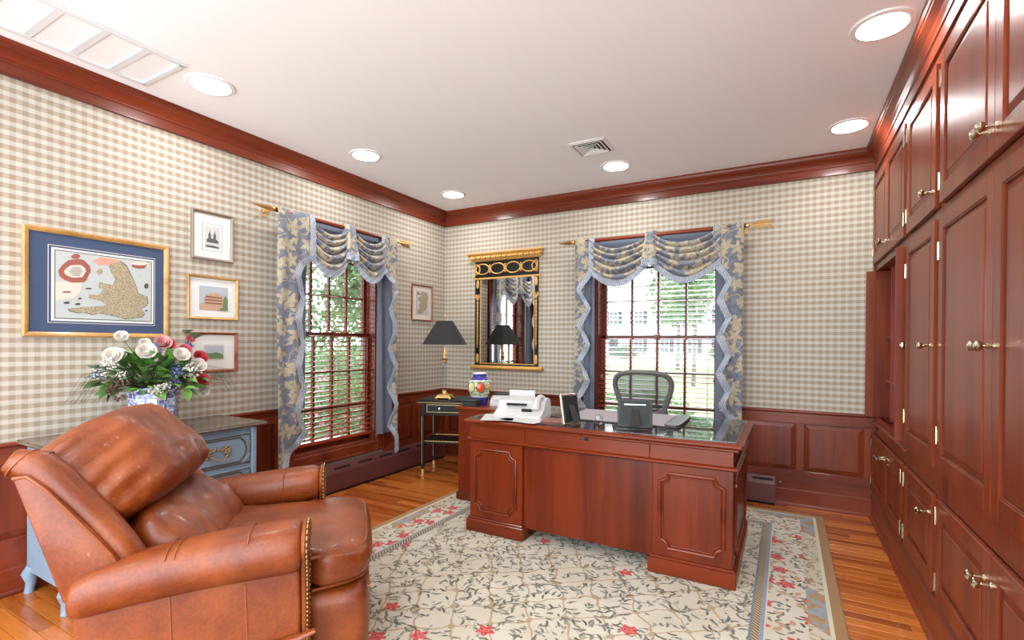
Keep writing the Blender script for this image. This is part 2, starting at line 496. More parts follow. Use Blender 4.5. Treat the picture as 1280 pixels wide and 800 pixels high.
# wood-slat blinds, inside the window openings
M['slat'] = wood('blind_slat', (142, 54, 36), (176, 76, 52), 'x', 0.16, 1.0, 20, coat_rough=.06)
def make_blind(rot, a, b, label):
    bl = thing('window_blind', label, 'blind', (0, 0, 0), rot, 'wood slat window blinds')
    a += .022; b -= .022
    quick('head_rail', 'slat', bl, (a, b, .005, .055, OZ1 - .07, OZ1 - .02), c=.003)
    z = .475; first = None
    th = R(8)
    while z < OZ1 - .08:
        if first is None:
            m = MB(); rs = []
            for k in range(6):
                t = k / 5 - .5; rs.append([(a, t * .048, .0022 - .012 * t * t), (b, t * .048, .0022 - .012 * t * t), (b, t * .048, -.0008 - .012 * t * t), (a, t * .048, -.0008 - .012 * t * t)])
            m.rings(rs); first = m.build('slat', 'slat', bl, loc=(0, .03, z), rot=(th, 0, 0))
        else: clone(first, bl, (0, .03, z), (th, 0, 0), name='slat')
        z += .0425
    quick('bottom_rail', 'slat', bl, (a, b, .004, .054, .418, .448), c=.006)
    for xx in (a + .09, (a + b) / 2, b - .09):
        quick('ladder_cord', 'slat', bl, (xx - .0015, xx + .0015, .0035, .0065, .43, OZ1 - .07), (xx - .0015, xx + .0015, .054, .057, .43, OZ1 - .07))
    for xx in (a + .035, b - .03):
        m = MB(); m.tube([(xx, -.004, OZ1 - .07), (xx, -.004, .985)], .0016, 5); c = m.build('pull_cord', 'slat', bl)
        MB().lathe([(.002, 0), (.011, -.012), (.012, -.034), (.008, -.04), (0, -.04)], 10, (xx, -.004, .99)).build('tassel', 'slat', c, True)
    return bl
make_blind(pi / 2, *OP['left'], 'mahogany slat blind in the window beside the blue chest')
make_blind(0.0, *OP['back'], 'mahogany slat blind in the window behind the desk')

# baseboard heaters
def heater(label, rot, a, b, ends):
    h = thing('baseboard_heater', label, 'heater', (0, 0, 0), rot, 'baseboard heaters')
    prof = [(-.036, .004), (-.085, .018), (-.085, .165), (-.078, .185), (-.060, .225), (-.036, .232)]
    m = MB(); m.rings([[(a, y, z) for y, z in prof], [(b, y, z) for y, z in prof]]); m.build('cover', 'heater', h)
    quick('floor_gap', 'dark', h, (a + .01, b - .01, -.082, -.036, .0005, .006))
    x = a + .10
    while x < b - .12:
        m = MB(); m.prism([(-.0765, .192), (-.0685, .210), (-.0665, .209), (-.0745, .191)], x, min(x + .17, b - .02), 'yz'); m.build('slot', 'dark', h)
        MB().lathe([(.0, -.080), (.006, -.080), (.006, -.070)], 8, (x + .20, 0, .196), 'y').build('screw', 'brass', h)
        x += .262
    for e in ends:
        quick('end_cap', 'heater', h, (e - .006, e + .006, -.089, -.036, .004, .236), c=.002)
    quick('seam_strip', 'heater', h, (a, b, -.088, -.084, .042, .047))
heater('long plum-brown baseboard heater under the window by the black table', pi / 2, -2.5, -.10, (-2.5, -.10))
heater('short plum-brown baseboard heater behind the desk beside the rug corner', 0, 1.75, 3.325, (1.75, 3.325))

# ------------------------------------------------------------------ built-in cabinets on the right wall
FX = 3.965
DEP = RX - FX - .005
KNOB = [(.0, -.052), (.010, -.051), (.0165, -.045), (.0165, -.038), (.011, -.031), (.006, -.026), (.0055, -.008), (.010, -.004), (.010, 0.0)]
def knob(parent, x, z, y=0.0): MB().lathe(KNOB, 14, (x, y, z), 'y').build('knob', 'brass', parent, True)
def hinge(parent, x, z, y=-.006):
    m = MB(); m.tube([(x, y, z - .03), (x, y, z + .03)], .005, 8)
    for s in (-.034, .034): m.lathe([(.0, -.006), (.005, -.003), (.005, .003), (0, .006)], 8, (x, y, z + s))
    m.box(x - .006, x + .006, y, .001, z - .026, z + .026)
    m.build('hinge', 'brass', parent, True)
def door(parent, w, h, loc, rot=0.0, kx=None, kz=None, hx=None, st=.062, name='door', inner=False):
    """door in the wall frame, its lower left corner at loc; 20 mm thick, face at y = -.020"""
    fr = MB(); t = -.020
    fr.box(0, st, t, 0, 0, h, c=.002); fr.box(w - st, w, t, 0, 0, h, c=.002)
    fr.box(st, w - st, t, 0, 0, st + .01, c=.002); fr.box(st, w - st, t, 0, h - st, h, c=.002)
    d = fr.build(name, 'cab_z', parent, loc=loc, rot=(0, 0, rot))
    raised(MB(), st, w - st, st + .01, h - st, -.004, -.017, .034).build('panel', 'cab_z', d)
    bead = MB(); e = .005
    for (x0, x1, z0, z1) in ((st, st + e, st + .01, h - st), (w - st - e, w - st, st + .01, h - st), (st, w - st, st + .01, st + .01 + e), (st, w - st, h - st - e, h - st)):
        bead.box(x0, x1, t + .003, -.004, z0, z1, c=.0015)
    bead.build('bead', 'cab_z', d)
    if inner: quick('panel_back', 'cab_z', d, (st, w - st, -.006, -.003, st, h - st))
    if kx is not None: knob(d, kx, kz, t)
    if hx is not None:
        for zz in (h * .12 + .02, h * .88 - .02): hinge(d, hx, zz, t - .001)
    return d
ZL, ZM, ZU = (.212, .632), (.752, 1.822), (1.872, 2.492)
def cabinet(label, u0, u1, pair, openmid=False):
    """u runs along the wall away from the back wall (u = -y)"""
    c = thing('wall_cabinet', label, 'cabinet', (FX, -u0, 0), -pi / 2, 'built-in mahogany wall cabinets')
    W = u1 - u0; s = .034
    body = MB()
    for (a, b) in ((0, .016), (W - .016, W)): body.box(a, b, .022, DEP, .0, 2.60)
    for z in (.18, .66, .70, 1.835, 2.50): body.box(.016, W - .016, .022, DEP, z - .008, z + .008)
    body.box(.016, W - .016, DEP - .012, DEP, .19, 2.5)
    body.build('carcass', 'inside', c)
    ff = MB()
    for (a, b) in ((0, s), (W - s, W)): ff.box(a, b, 0, .024, .19, 2.56, c=.001)
    for (a, b) in ((.19, ZL[0] - .002), (ZL[1] + .002, ZM[0] - .002), (ZM[1] + .002, ZU[0] - .002), (ZU[1] + .002, 2.56)): ff.box(s, W - s, 0, .024, a, b)
    ff.build('face_frame', 'cab_z', c)
    for ri, (z0, z1) in enumerate((ZL, ZM, ZU)):
        h = z1 - z0
        kz = (h - .085, h * .5 - .01, .075)[ri]
        if ri == 1 and openmid: continue
        if pair:
            w = (W - 2 * s) / 2 - .002
            door(c, w, h, (s + .001, .0, z0), 0, w - .030, kz, .0)
            door(c, w, h, (s + w + .003, .0, z0), 0, .030, kz, w)
        else:
            w = W - 2 * s - .002
            door(c, w, h, (s + .001, .0, z0), 0, w - .030, kz, .0)
    if openmid:
        z0, z1 = ZM; h = z1 - z0; w = .50
        # pocket doors pushed back into the cabinet, only their front edges stand proud
        d1 = door(c, w, h, (0, 0, z0), -pi / 2, None, None, None, st=.058, inner=True)
        d1.location = (s + .036, w - .062, z0)
        quick('catch', 'brass', d1, (w - .016, w - .012, -.001, .003, h * .5 - .012, h * .5 - .004))
        d2 = door(c, w, h, (W - s - .012, -.052, z0), pi / 2, None, None, None, st=.058, inner=True)
        d2.location = (W - s - .034, -.048, z0)
        knob(d2, .026, h * .5 - .01, -.020)
        for zz in (1.34, 1.02): quick('shelf', 'inside', c, (.07, W - .07, .06, DEP - .015, zz - .009, zz + .009))
        quick('partition', 'inside', c, (.30, .318, .05, DEP - .015, .76, 1.82))
        quick('counter_edge', 'cab_y', c, (.0, W, -.016, .03, .700, .722), c=.004)
        quick('slot', 'dark', c, (.10, .20, -.002, .01, .672, .688))
    return c
cabinet('tall mahogany cabinet with open pocket doors next to the back wall', .0, 1.155, True, True)
cabinet('narrow mahogany cabinet of single doors between two wide ones', 1.157, 1.805, False)
cabinet('tall mahogany cabinet with wide paired doors, all shut', 1.807, 3.13, True)
cabinet('farthest mahogany cabinet from the back wall, paired doors', 3.132, 4.455, True)
m = MB(); m.box(0, .035, 0, .25, 0, .30, c=.002)
setp(m.build('binder', 'paper', None, loc=(FX + .16, -.60, 1.349), rot=(0, 0, R(-90))), 'pale binder standing on a shelf in the open cabinet', 'binder')
CABCR = [(o * 1.15, h * 1.12) for o, h in CROWN]
moulding('trim_7', [(o, h) for o, h in CABCR], 2.56, 'cab_y', [(FX + .012, 0, -1, 0), (FX + .012, YB, -1, 0)])
PL = [(0, 0), (-.034, 0), (-.034, .010), (-.024, .022), (-.020, .024), (-.020, .150), (-.026, .160), (-.022, .176), (-.010, .184), (0, .186)]
moulding('trim_8', PL, 0, 'cab_y', [(FX + .006, -.01, -1, 0), (FX + .006, YB, -1, 0)])
struct(quick('trim_9', 'cab_z', None, (FX - .012, FX + .03, -.02, 0, .18, 2.58)))

# ------------------------------------------------------------------ ceiling fixtures
g = G('lamp_lens'); em = g.nd('ShaderNodeEmission'); em.inputs[0].default_value = (1, .99, .97, 1); em.inputs[1].default_value = LAMP_POWER
g.t.links.new(em.outputs[0], g.out.inputs[0]); M['lens'] = g.mat
M['canwhite'] = plain('can_reflector', (240, 236, 226), 0.35, vary=.01)
def recessed(x, y, label):
    t = thing('recessed_light', label, 'ceiling light', (x, y, H), 0, 'recessed ceiling lights')
    MB().lathe([(.094, -.004), (.100, -.011), (.122, -.008), (.126, 0), (.094, 0)], 36).build('trim_ring', 'white', t, True)
    MB().lathe([(.0, -.008), (.06, -.0072), (.094, -.0055), (.094, -.001)], 32).build('lens', 'lens', t, True)
LS = [(.50, -2.89, 'round recessed light between the ceiling grille and the left wall crown'), (.50, -1.70, 'round recessed light over the window beside the blue chest'),
      (.505, -.545, 'round recessed light over the lamp in the corner'), (2.155, -.56, 'round recessed light beside the square air diffuser'),
      (3.745, -.557, 'round recessed light over the open cabinet'), (3.76, -1.73, 'round recessed light over the narrow cabinet'),
      (3.76, -2.9, 'round recessed light over the wide paired cabinet doors'), (.50, -4.75, 'round recessed light over the far end of the left wall'),
      (3.76, -4.1, 'round recessed light over the farthest cabinet'), (2.15, -4.6, 'round recessed light over the open end of the room')]
for a in LS: recessed(*a)

t = thing('air_diffuser', 'square white ceiling air diffuser with nested louvres', 'vent', (2.113, -1.018, H))
quick('duct_shade', 'dark', t, (-.12, .12, -.12, .12, -.004, -.001))  # black sheet stands in for the shade of a duct above the louvres
for k, (o, i, zo, zi) in enumerate(((.142, .116, -.004, -.012), (.104, .084, -.016, -.0065), (.074, .056, -.016, -.0065), (.046, .030, -.016, -.0065), (.020, .001, -.016, -.013))):
    m = MB(); rs = []
    for (q, z) in ((o, zo), (i, zi), (i, zi + .003), (o, zo + .003)): rs.append([(-q, -q, z), (q, -q, z), (q, q, z), (-q, q, z)])
    m.rings(rs, loop=True); m.build('louvre' if k else 'frame', 'white', t)

t = thing('return_air_grille', 'long white return air grille of square louvred cells', 'vent', (.382, -3.07, H))
quick('backing', 'ceil', t, (-.20, .20, -1.03, -.01, -.003, -.001))
m = MB(); m.box(-.218, -.185, -1.07, 0, -.012, -.001, c=.003); m.box(.185, .218, -1.07, 0, -.012, -.001, c=.003); m.box(-.2, .2, -.03, 0, -.012, -.001, c=.003); m.box(-.2, .2, -1.07, -1.04, -.012, -.001, c=.003)
m.build('frame', 'grille', t)
for k in range(1, 6): quick('cross_bar', 'grille', t, (-.19, .19, -.17 * k - .02, -.17 * k + .012, -.010, -.002))
for k in range(6):
    m = MB()
    for j in range(11):
        xx = -.18 + j * .034
        m.add([(xx, -.17 * k - .155, -.003), (xx + .032, -.17 * k - .155, -.0045), (xx + .032, -.17 * k - .015, -.0045), (xx, -.17 * k - .015, -.003)], [(0, 1, 2, 3)])
    m.build('louvre', 'ceil', t)

# ------------------------------------------------------------------ curtains
def curtain_mat():
    g = G('leaf_damask'); x, y, z = g.xyz()
    wob = g.noise(g.co(), 9, 2) * 0.05
    px = x * 1.0 + wob; pz = z + wob * 0.6
    mask = None
    for (sc, r0, lob, amp, seed) in ((7.6, .34, 5.0, .42, 0.0), (8.6, .20, 3.0, .35, 4.7)):
        vx = px * sc + seed; vz = pz * sc + seed * 1.7
        vn = g.voro(g.vec(vx, vz, 0.0), 1.0, '2D', 'F1', .75)
        pp = g.xyz(V(g, vn.outputs['Position'])); cc = g.xyz(V(g, vn.outputs['Color']))
        dx = vx - pp[0]; dy = vz - pp[1]
        ang = g.m('ARCTAN2', dy, dx) + cc[0] * 6.28
        rr = (dx * dx + dy * dy).sqrt()
        lim = (ang * lob).cos() * (amp * r0) + (ang * (lob * 3 + 1)).cos() * .03 + r0
        mk = (lim - rr).ss(-.012, .02)
        mask = mk if mask is None else mask.max(mk)
    veins = (g.noise(g.vec(px, pz, 0.0), 24, 2).ss(.42, .6))
    stem = (g.noise(g.vec(px, pz, 3.0), 5.5, 1) - 0.5).abs().lt(.010)
    blue = g.mix(veins, lin((122, 126, 138)), lin((106, 111, 124)))
    tan = g.mix(veins, lin((178, 164, 138)), lin((192, 178, 152)))
    col = g.mix(mask.max(stem * .8), blue, tan)
    return g.bsdf(col, .62, 0, g.bump(g.noise(g.vec(x * 300, z * 300, 0.0), 1, 1), .08, .001), 0, .35, .25)
M['damask'] = curtain_mat()
M['lining'] = plain('blue_lining', (114, 123, 140), .75, vary=.03, nscale=5)
g = G('fringe'); x, y, z = g.xyz()
s = (x * 520.0 + z * 130.0).sin() * .5 + .5
n = g.noise(g.co(), 55, 2)
M['fringe'] = g.bsdf(g.mix((s * .55 + n * .6).ss(.25, .8), lin((128, 140, 160)), lin((204, 210, 218))), .7, 0, g.bump(s, .5, .004), 0, .3, .2)

def make_curtain(rot, u0, u1, lw, rw, lspec, rspec, label, polelabel):
    """u0..u1: outer edges of the two tails; wall frame, Y = -out"""
    ZP, OUT = 2.236, .13
    pole = thing('curtain_pole', polelabel, 'curtain pole', (0, 0, 0), rot, 'arrow curtain poles')
    m = MB(); m.tube([(u0 - .03, -OUT, ZP), (u1 + .03, -OUT, ZP)], .017, 12); m.build('rod', 'cab_x', pole, True)
    m = MB(); m.tube([(u0 - .185, -OUT, ZP), (u0 - .17, -OUT, ZP), (u0 - .05, -OUT, ZP), (u0 - .045, -OUT, ZP)], [.001, .005, .021, .012], 4); m.build('arrow_head', 'gold', pole)
    MB().lathe([(0, -.022), (.015, -.016), (.021, 0), (.015, .016), (0, .022)], 12, (u0 - .025, -OUT, ZP), 'x').build('ball', 'gold', pole, True)
    MB().lathe([(0, -.022), (.015, -.016), (.021, 0), (.015, .016), (0, .022)], 12, (u1 + .025, -OUT, ZP), 'x').build('ball', 'gold', pole, True)
    sh = MB(); sh.tube([(u1 + .03, -OUT, ZP), (u1 + .19, -OUT, ZP)], .006, 8); sho = sh.build('arrow_shaft', 'gold', pole, True)
    for k in range(7):
        for s in (-1, 1):
            xx = u1 + .065 + k * .018
            m = MB(); m.tube([(xx, -OUT, ZP), (xx + .016, -OUT, ZP + s * .016), (xx + .04, -OUT, ZP + s * .034)], [.007, .008, .004], 6, flat=(1, .6)); m.build('feather', 'gold', sho, True)
    for xx in (u0 - .005, u1 + .005): quick('bracket', 'gold', pole, (xx - .006, xx + .006, -OUT, 0, ZP - .008, ZP + .006), (xx - .015, xx + .015, -.008, 0, ZP - .04, ZP + .03))
    cur = thing('swag_curtain', label, 'curtain', (0, 0, 0), rot, 'swag curtains')
    # tails: patterned cloth with a stepped, fringed inner edge over a blue lining
    for side, w, (zb, zlin, amp, per, base) in ((-1, lw, lspec), (1, rw, rspec)):
        uo = u0 if side < 0 else u1
        d = 1 if side < 0 else -1
        ztop = ZP + .026; zc = 1.95
        def edge(z):
            if z > zc: return w
            t = ((zc - z) / per) % 1.0
            tri = 1 - 2 * abs(t - .5)
            e = w * base - amp * tri + (w - w * base) * max(0, 1 - (zc - z) / .12)
            fall = max(0.0, 1 - (z - zb) / .26)
            return max(.012, e * (1 - fall))
        N = 110
        def cloth(s_, t_, off=0.0):
            z = ztop + (zb - ztop) * t_
            e = edge(z); uu = e * s_
            fold = .011 * sin(uu * 2 * pi / .115 + .5 * sin(z * 2)) * min(1, (ztop - z) / .15 + .35) + .010 * sin(uu * 31 + z * 3)
            top = max(0, 1 - t_ / .02)
            return (uo + d * uu, -(OUT + .028 + fold + off - .012 * top), z)
        m = MB(); m.grid(lambda a_, b_: cloth(a_, b_), 26, N)
        tail = m.build('tail', 'damask', cur, True, angle=80)
        mod = tail.modifiers.new('thick', 'SOLIDIFY'); mod.thickness = .003
        m = MB(); m.grid(lambda a_, b_: (uo + d * ((.075 if side < 0 else .012) + (w + (-.05 if side < 0 else .012)) * a_), -(OUT - .035 + .012 * sin(a_ * 9 + b_ * 2)), ztop - .03 + (zlin - ztop + .03) * b_), 10, 30)
        ln = m.build('lining', 'lining', tail, True); ln.modifiers.new('thick', 'SOLIDIFY').thickness = .003
        m = MB()
        def fr(a_, b_):
            z = ztop + (zb - ztop) * a_
            p = cloth(1, a_)
            wv = .004 * sin(a_ * 700)
            return (p[0] + d * (.052 * b_ - .012), p[1] - .010 - wv * b_, p[2] - .016 * b_)
        m.grid(fr, 330, 3)
        f_ = m.build('fringe', 'fringe', tail, True, angle=80); f_.modifiers.new('thick', 'SOLIDIFY').thickness = .004
    # two swags hung between the tails and the middle
    um = (u0 + lw + u1 - rw) / 2
    quick('backing', 'lining', cur, (u0 + lw - .02, u1 - rw + .02, -(OUT - .055), -(OUT - .05), 2.02, ZP + .012))
    for (a, b) in ((u0 + lw - .02, um), (um, u1 - rw + .02)):
        left = a < um - .01
        def sw(s_, t_, a=a, b=b, left=left):
            q = 4 * s_ * (1 - s_)
            q = q ** .9
            drop = .125 + .235 * t_
            mid = s_ if left else 1 - s_
            ends = .27 * t_ * (1 - mid) ** 2 * 1.0 + .22 * t_ * mid ** 2
            z = ZP + .018 - drop * q - ends * (1 - q * .55)
            ph = 2 * pi * 4.6 * t_ ** .85 + .5 * sin(s_ * 5) + 1.5 * mnoise.noise(Vector((s_ * 3.2 + (0 if left else 7), t_ * 2.2, .3)))
            pl = sin(ph) * (.030 * q + .007) * (1 - t_ ** 3 * .7)
            out = OUT + .022 + pl + .045 * q * (.3 + t_ * .7)
            z += .014 * sin(ph + 1.2) * q * (1 - t_ ** 4)
            return (a + (b - a) * s_, -out, z)
        m = MB(); m.grid(sw, 40, 60); sg = m.build('swag', 'damask', cur, True, angle=80)
        sg.modifiers.new('thick', 'SOLIDIFY').thickness = .003
        m = MB()
        def sf(s_, t_, sw=sw):
            p = sw(s_, 1.0); return (p[0], p[1] - .006 - .004 * sin(s_ * 260) * t_, p[2] + .012 - .062 * t_)
        m.grid(sf, 150, 3); ff = m.build('fringe', 'fringe', sg, True, angle=80); ff.modifiers.new('thick', 'SOLIDIFY').thickness = .004
    # gathered tab over the pole in the middle
    def tab(s_, t_):
        wd = .05 + .028 * t_
        z = ZP + .035 - .27 * t_
        if t_ < .1: z = ZP + .035 - .27 * .1 * (t_ / .1) ** 2
        x = (s_ - .5) * 2 * wd
        out = OUT + .045 + .040 * t_ + .012 * sin(s_ * pi * 3.0 + .5) + (-.03 * (1 - t_ / .1) if t_ < .1 else 0) - .05 * abs(2 * s_ - 1) ** 3
        return (um + x, -out, z)
    m = MB(); m.grid(tab, 18, 20); tb = m.build('centre_tab', 'damask', cur, True, angle=80); tb.modifiers.new('thick', 'SOLIDIFY').thickness = .003
    m = MB(); m.grid(lambda a_, b_: (tab(a_, 1)[0], tab(a_, 1)[1] - .004 - .003 * sin(a_ * 90), tab(a_, 1)[2] + .014 - .055 * b_), 44, 3); m.build('fringe', 'fringe', tb, True, angle=80)
make_curtain(pi / 2, -2.215, -.955, .27, .17, (.30, .75, .075, .34, .80), (.25, .42, .065, .36, .46),
             'blue and tan leaf swag curtain on the window beside the blue chest', 'wooden arrow curtain pole above the window beside the blue chest')
make_curtain(0.0, 1.64, 3.085, .15, .19, (.45, .40, .10, .335, .86), (.55, .45, .07, .30, .84),
             'blue and tan leaf swag curtain on the window behind the desk', 'wooden arrow curtain pole above the window behind the desk')

# ------------------------------------------------------------------ pictures
def picture(name, label, cat, rot, a, b, z0, z1, fw, fmat, layers, fd=.022):
    """layers: (inset left, right, bottom, top as fractions, material) flat boards behind the glass"""
    p = thing(name, label, cat, (0, 0, 0), rot, 'framed pictures on the plaid wall')
    prof = [(0, -.002), (0, -fd * .8), (fw * .25, -fd), (fw * .6, -fd * .85), (fw, -fd * .5), (fw, -.002)]
    m = MB(); rs = []
    for (i, y) in prof: rs.append([(a + i, y, z0 + i), (b - i, y, z0 + i), (b - i, y, z1 - i), (a + i, y, z1 - i)])
    m.rings(rs, loop=True); m.build('frame', fmat, p)
    W, Hh = b - a, z1 - z0
    for k, (l, r, bo, to, mat, nm) in enumerate(layers):
        y = -.004 - .0008 * k
        quick(nm, mat, p, (a + W * l, b - W * r, y - .0008, y, z0 + Hh * bo, z1 - Hh * to))
    return p, -.004 - .0008 * len(layers)
def shape(p, name, mat, pts, y, t=.0008): return MB().prism(pts, y - t, y, 'xz').build(name, mat, p)

M['map_blue'] = plain('blue_mat_board', (68, 84, 116), .9, vary=.05)
M['map_sea'] = plain('map_sea', (196, 202, 200), .9, vary=.07, nscale=40)
g = G('map_land'); n = g.noise(g.co(), 330, 3, .7)
M['map_land'] = g.bsdf(g.mix(n.ss(.40, .62), lin((128, 114, 88)), lin((212, 198, 164))), .9)
M['map_line'] = plain('map_ink', (92, 86, 74), .9)
M['map_pink'] = plain('map_pink', (222, 164, 142), .9, vary=.15, nscale=70)
M['map_red'] = plain('map_red', (166, 96, 84), .9, vary=.3, nscale=150)
M['map_cream'] = plain('map_cream', (226, 216, 200), .9, vary=.06, nscale=60)
M['fr_gold'] = wood('gilt_wood_frame', (176, 128, 66), (216, 170, 104), 'y', .35, .2)
M['fr_silver'] = plain('pewter_frame', (152, 136, 120), .4, .3, vary=.1)
M['fr_red'] = wood('red_burl_frame', (96, 34, 16), (162, 70, 36), 'y', .3, .4, 60)
a, b, z0, z1 = -3.545, -2.868, 1.290, 1.862
p, y = picture('framed_map', 'large antique map of England in a blue mat and gilt frame', 'picture', pi / 2, a, b, z0, z1, .026, 'fr_gold',
               [(.03, .03, .03, .03, 'map_blue', 'mat_board'), (.150, .108, .130, .150, 'mat_cream', 'mat_line'), (.155, .113, .136, .156, 'map_blue', 'mat_board'),
                (.170, .122, .150, .172, 'mat_white', 'mat_edge'), (.188, .136, .170, .190, 'map_line', 'map_border'), (.194, .142, .178, .198, 'map_sea', 'map_sheet')])
ma, mb_ = a + (b - a) * .194, b - (b - a) * .142; mz0, mz1 = z0 + (z1 - z0) * .178, z1 - (z1 - z0) * .198
def zm_(pts):
    out = []
    for (x, yy) in pts:
        u = (x - 205) / 628; top = 190 + 72 * u; bot = 634 + 30 * u
        out.append((ma + (mb_ - ma) * min(max(u, 0), 1), mz1 - (mz1 - mz0) * min(max((yy - top) / (bot - top), 0), 1)))
    return out
eng = [(545, 275), (612, 258), (655, 290), (690, 360), (722, 430), (735, 472), (772, 486), (800, 495), (808, 540), (790, 562), (755, 572), (782, 612), (765, 634), (700, 640), (640, 645), (590, 628), (540, 618), (475, 604), (430, 616), (385, 600), (340, 604), (290, 590), (285, 574), (345, 566), (400, 562), (470, 560), (522, 550), (490, 525), (440, 512), (405, 502), (415, 482), (470, 484), (500, 452), (470, 432), (475, 400), (520, 412), (560, 420), (576, 380), (550, 330), (535, 300)]
cx = sum(q[0] for q in eng) / len(eng); cy = sum(q[1] for q in eng) / len(eng)
sh = shape(p, 'map_land', 'map_line', zm_([(cx + (x - cx) * 1.02, cy + (yy - cy) * 1.025) for x, yy in eng]), y)
MB().prism(zm_(eng), y - .0014, y - .0006, 'xz').build('map_land', 'map_land', p)
shape(p, 'map_land', 'map_pink', zm_([(425, 255), (480, 228), (600, 246), (612, 258), (545, 280), (470, 285)]), y - .0002)
shape(p, 'map_land', 'map_cream', zm_([(200, 400), (300, 385), (365, 400), (350, 470), (310, 505), (205, 520)]), y - .0002)
for (x0, y0, rx, ry, nm, mat, dy) in ((325, 325, 92, 92, 'cartouche', 'map_red', .0004), (325, 327, 62, 50, 'cartouche', 'map_cream', .0012), (748, 282, 52, 26, 'cartouche', 'map_red', .0004), (752, 268, 58, 16, 'cartouche', 'map_cream', .0012), (325, 228, 26, 20, 'crown_ornament', 'map_red', .0012),
                                  (475, 328, 18, 22, 'island', 'map_land', .0004), (798, 422, 16, 20, 'ship', 'map_line', .0004), (272, 536, 18, 10, 'ship', 'map_line', .0004), (338, 545, 16, 9, 'ship', 'map_line', .0004), (350, 508, 11, 8, 'ship', 'map_line', .0004), (404, 441, 20, 6, 'sea_beast', 'map_line', .0004), (798, 592, 9, 7, 'ship', 'map_line', .0004), (272, 465, 26, 7, 'lettering', 'map_red', .0012)):
    pts = [(x0 + rx * (1 + .16 * sin(k * 5)) * cos(k * 2 * pi / 18), y0 + ry * (1 + .16 * cos(k * 7)) * sin(k * 2 * pi / 18)) for k in range(18)]
    shape(p, nm, mat, zm_(pts), y - dy)
for k in range(7):
    hw = 44 - abs(k - 3) * 7; yy = 300 + k * 9
    shape(p, 'lettering', 'map_line', zm_([(325 - hw, yy), (325 + hw, yy), (325 + hw, yy + 2.5), (325 - hw, yy + 2.5)]), y - .0022)

M['ink'] = plain('etching_ink', (96, 98, 96), .9, vary=.4, nscale=260)
M['etch'] = plain('etching_paper', (214, 214, 208), .9, vary=.08, nscale=90)
a, b, z0, z1 = -2.735, -2.459, 1.815, 2.137
p, y = picture('framed_etching', 'twin-towered church etching in a slim pewter frame', 'picture', pi / 2, a, b, z0, z1, .016, 'fr_silver',
               [(.03, .03, .03, .03, 'mat_white', 'mat_board'), (.26, .26, .20, .24, 'ink', 'plate_line'), (.27, .27, .207, .247, 'mat_white', 'plate_margin'), (.32, .32, .25, .29, 'etch', 'etching')])
W, Hh = b - a, z1 - z0
def fp(l): return [(a + W * u, z0 + Hh * v) for u, v in l]
for xx in (.43, .55): shape(p, 'tower', 'ink', fp([(xx - .03, .42), (xx + .03, .42), (xx + .03, .54), (xx + .012, .57), (xx, .63), (xx - .012, .57), (xx - .03, .54)]), y)
shape(p, 'church', 'ink', fp([(.36, .37), (.64, .37), (.64, .42), (.58, .46), (.40, .46), (.36, .43)]), y - .0003)
shape(p, 'foreground', 'ink', fp([(.34, .27), (.66, .27), (.66, .30), (.5, .315), (.34, .31)]), y)

M['wash1'] = plain('watercolour_wall', (206, 168, 140), .9, vary=.25, nscale=80)
M['wash2'] = plain('watercolour_sky', (190, 196, 206), .9, vary=.15, nscale=40)
M['wash3'] = plain('watercolour_green', (112, 138, 96), .9, vary=.35, nscale=120)
M['wash4'] = plain('watercolour_shadow', (150, 98, 78), .9, vary=.3, nscale=120)
a, b, z0, z1 = -2.758, -2.422, 1.418, 1.708
p, y = picture('framed_watercolour', 'watercolour of a round pink arena in a gilt frame', 'picture', pi / 2, a, b, z0, z1, .016, 'fr_gold',
               [(.03, .03, .03, .03, 'mat_white', 'mat_board'), (.23, .20, .21, .23, 'wash2', 'painting')])
W, Hh = b - a, z1 - z0
shape(p, 'ground', 'wash1', fp([(.235, .215), (.795, .215), (.795, .40), (.235, .36)]), y)
shape(p, 'arena', 'wash1', fp([(.33, .33), (.68, .31), (.70, .50), (.66, .60), (.50, .62), (.36, .58), (.32, .46)]), y - .0008)
for v_ in (.37, .44, .51): shape(p, 'arcade', 'wash4', fp([(.34, v_), (.68, v_ - .01), (.68, v_ + .022), (.34, v_ + .032)]), y - .0016)
shape(p, 'tree', 'wash3', fp([(.69, .30), (.79, .29), (.79, .50), (.74, .58), (.70, .48)]), y - .0016)
shape(p, 'bush', 'wash3', fp([(.60, .225), (.795, .22), (.795, .30), (.66, .29)]), y - .0024)

a, b, z0, z1 = -2.747, -2.426, 1.065, 1.331
p, y = picture('framed_landscape', 'small green landscape print in a red burl frame', 'picture', pi / 2, a, b, z0, z1, .015, 'fr_red',
               [(.03, .03, .03, .03, 'mat_cream', 'mat_board'), (.07, .07, .08, .08, 'mat_white', 'mat_board'), (.30, .27, .30, .30, 'mat_cream', 'mat_line'), (.32, .29, .33, .33, 'wash2', 'print')])
W, Hh = b - a, z1 - z0
shape(p, 'meadow', 'wash3', fp([(.325, .335), (.70, .335), (.70, .44), (.55, .50), (.42, .47), (.325, .49)]), y)

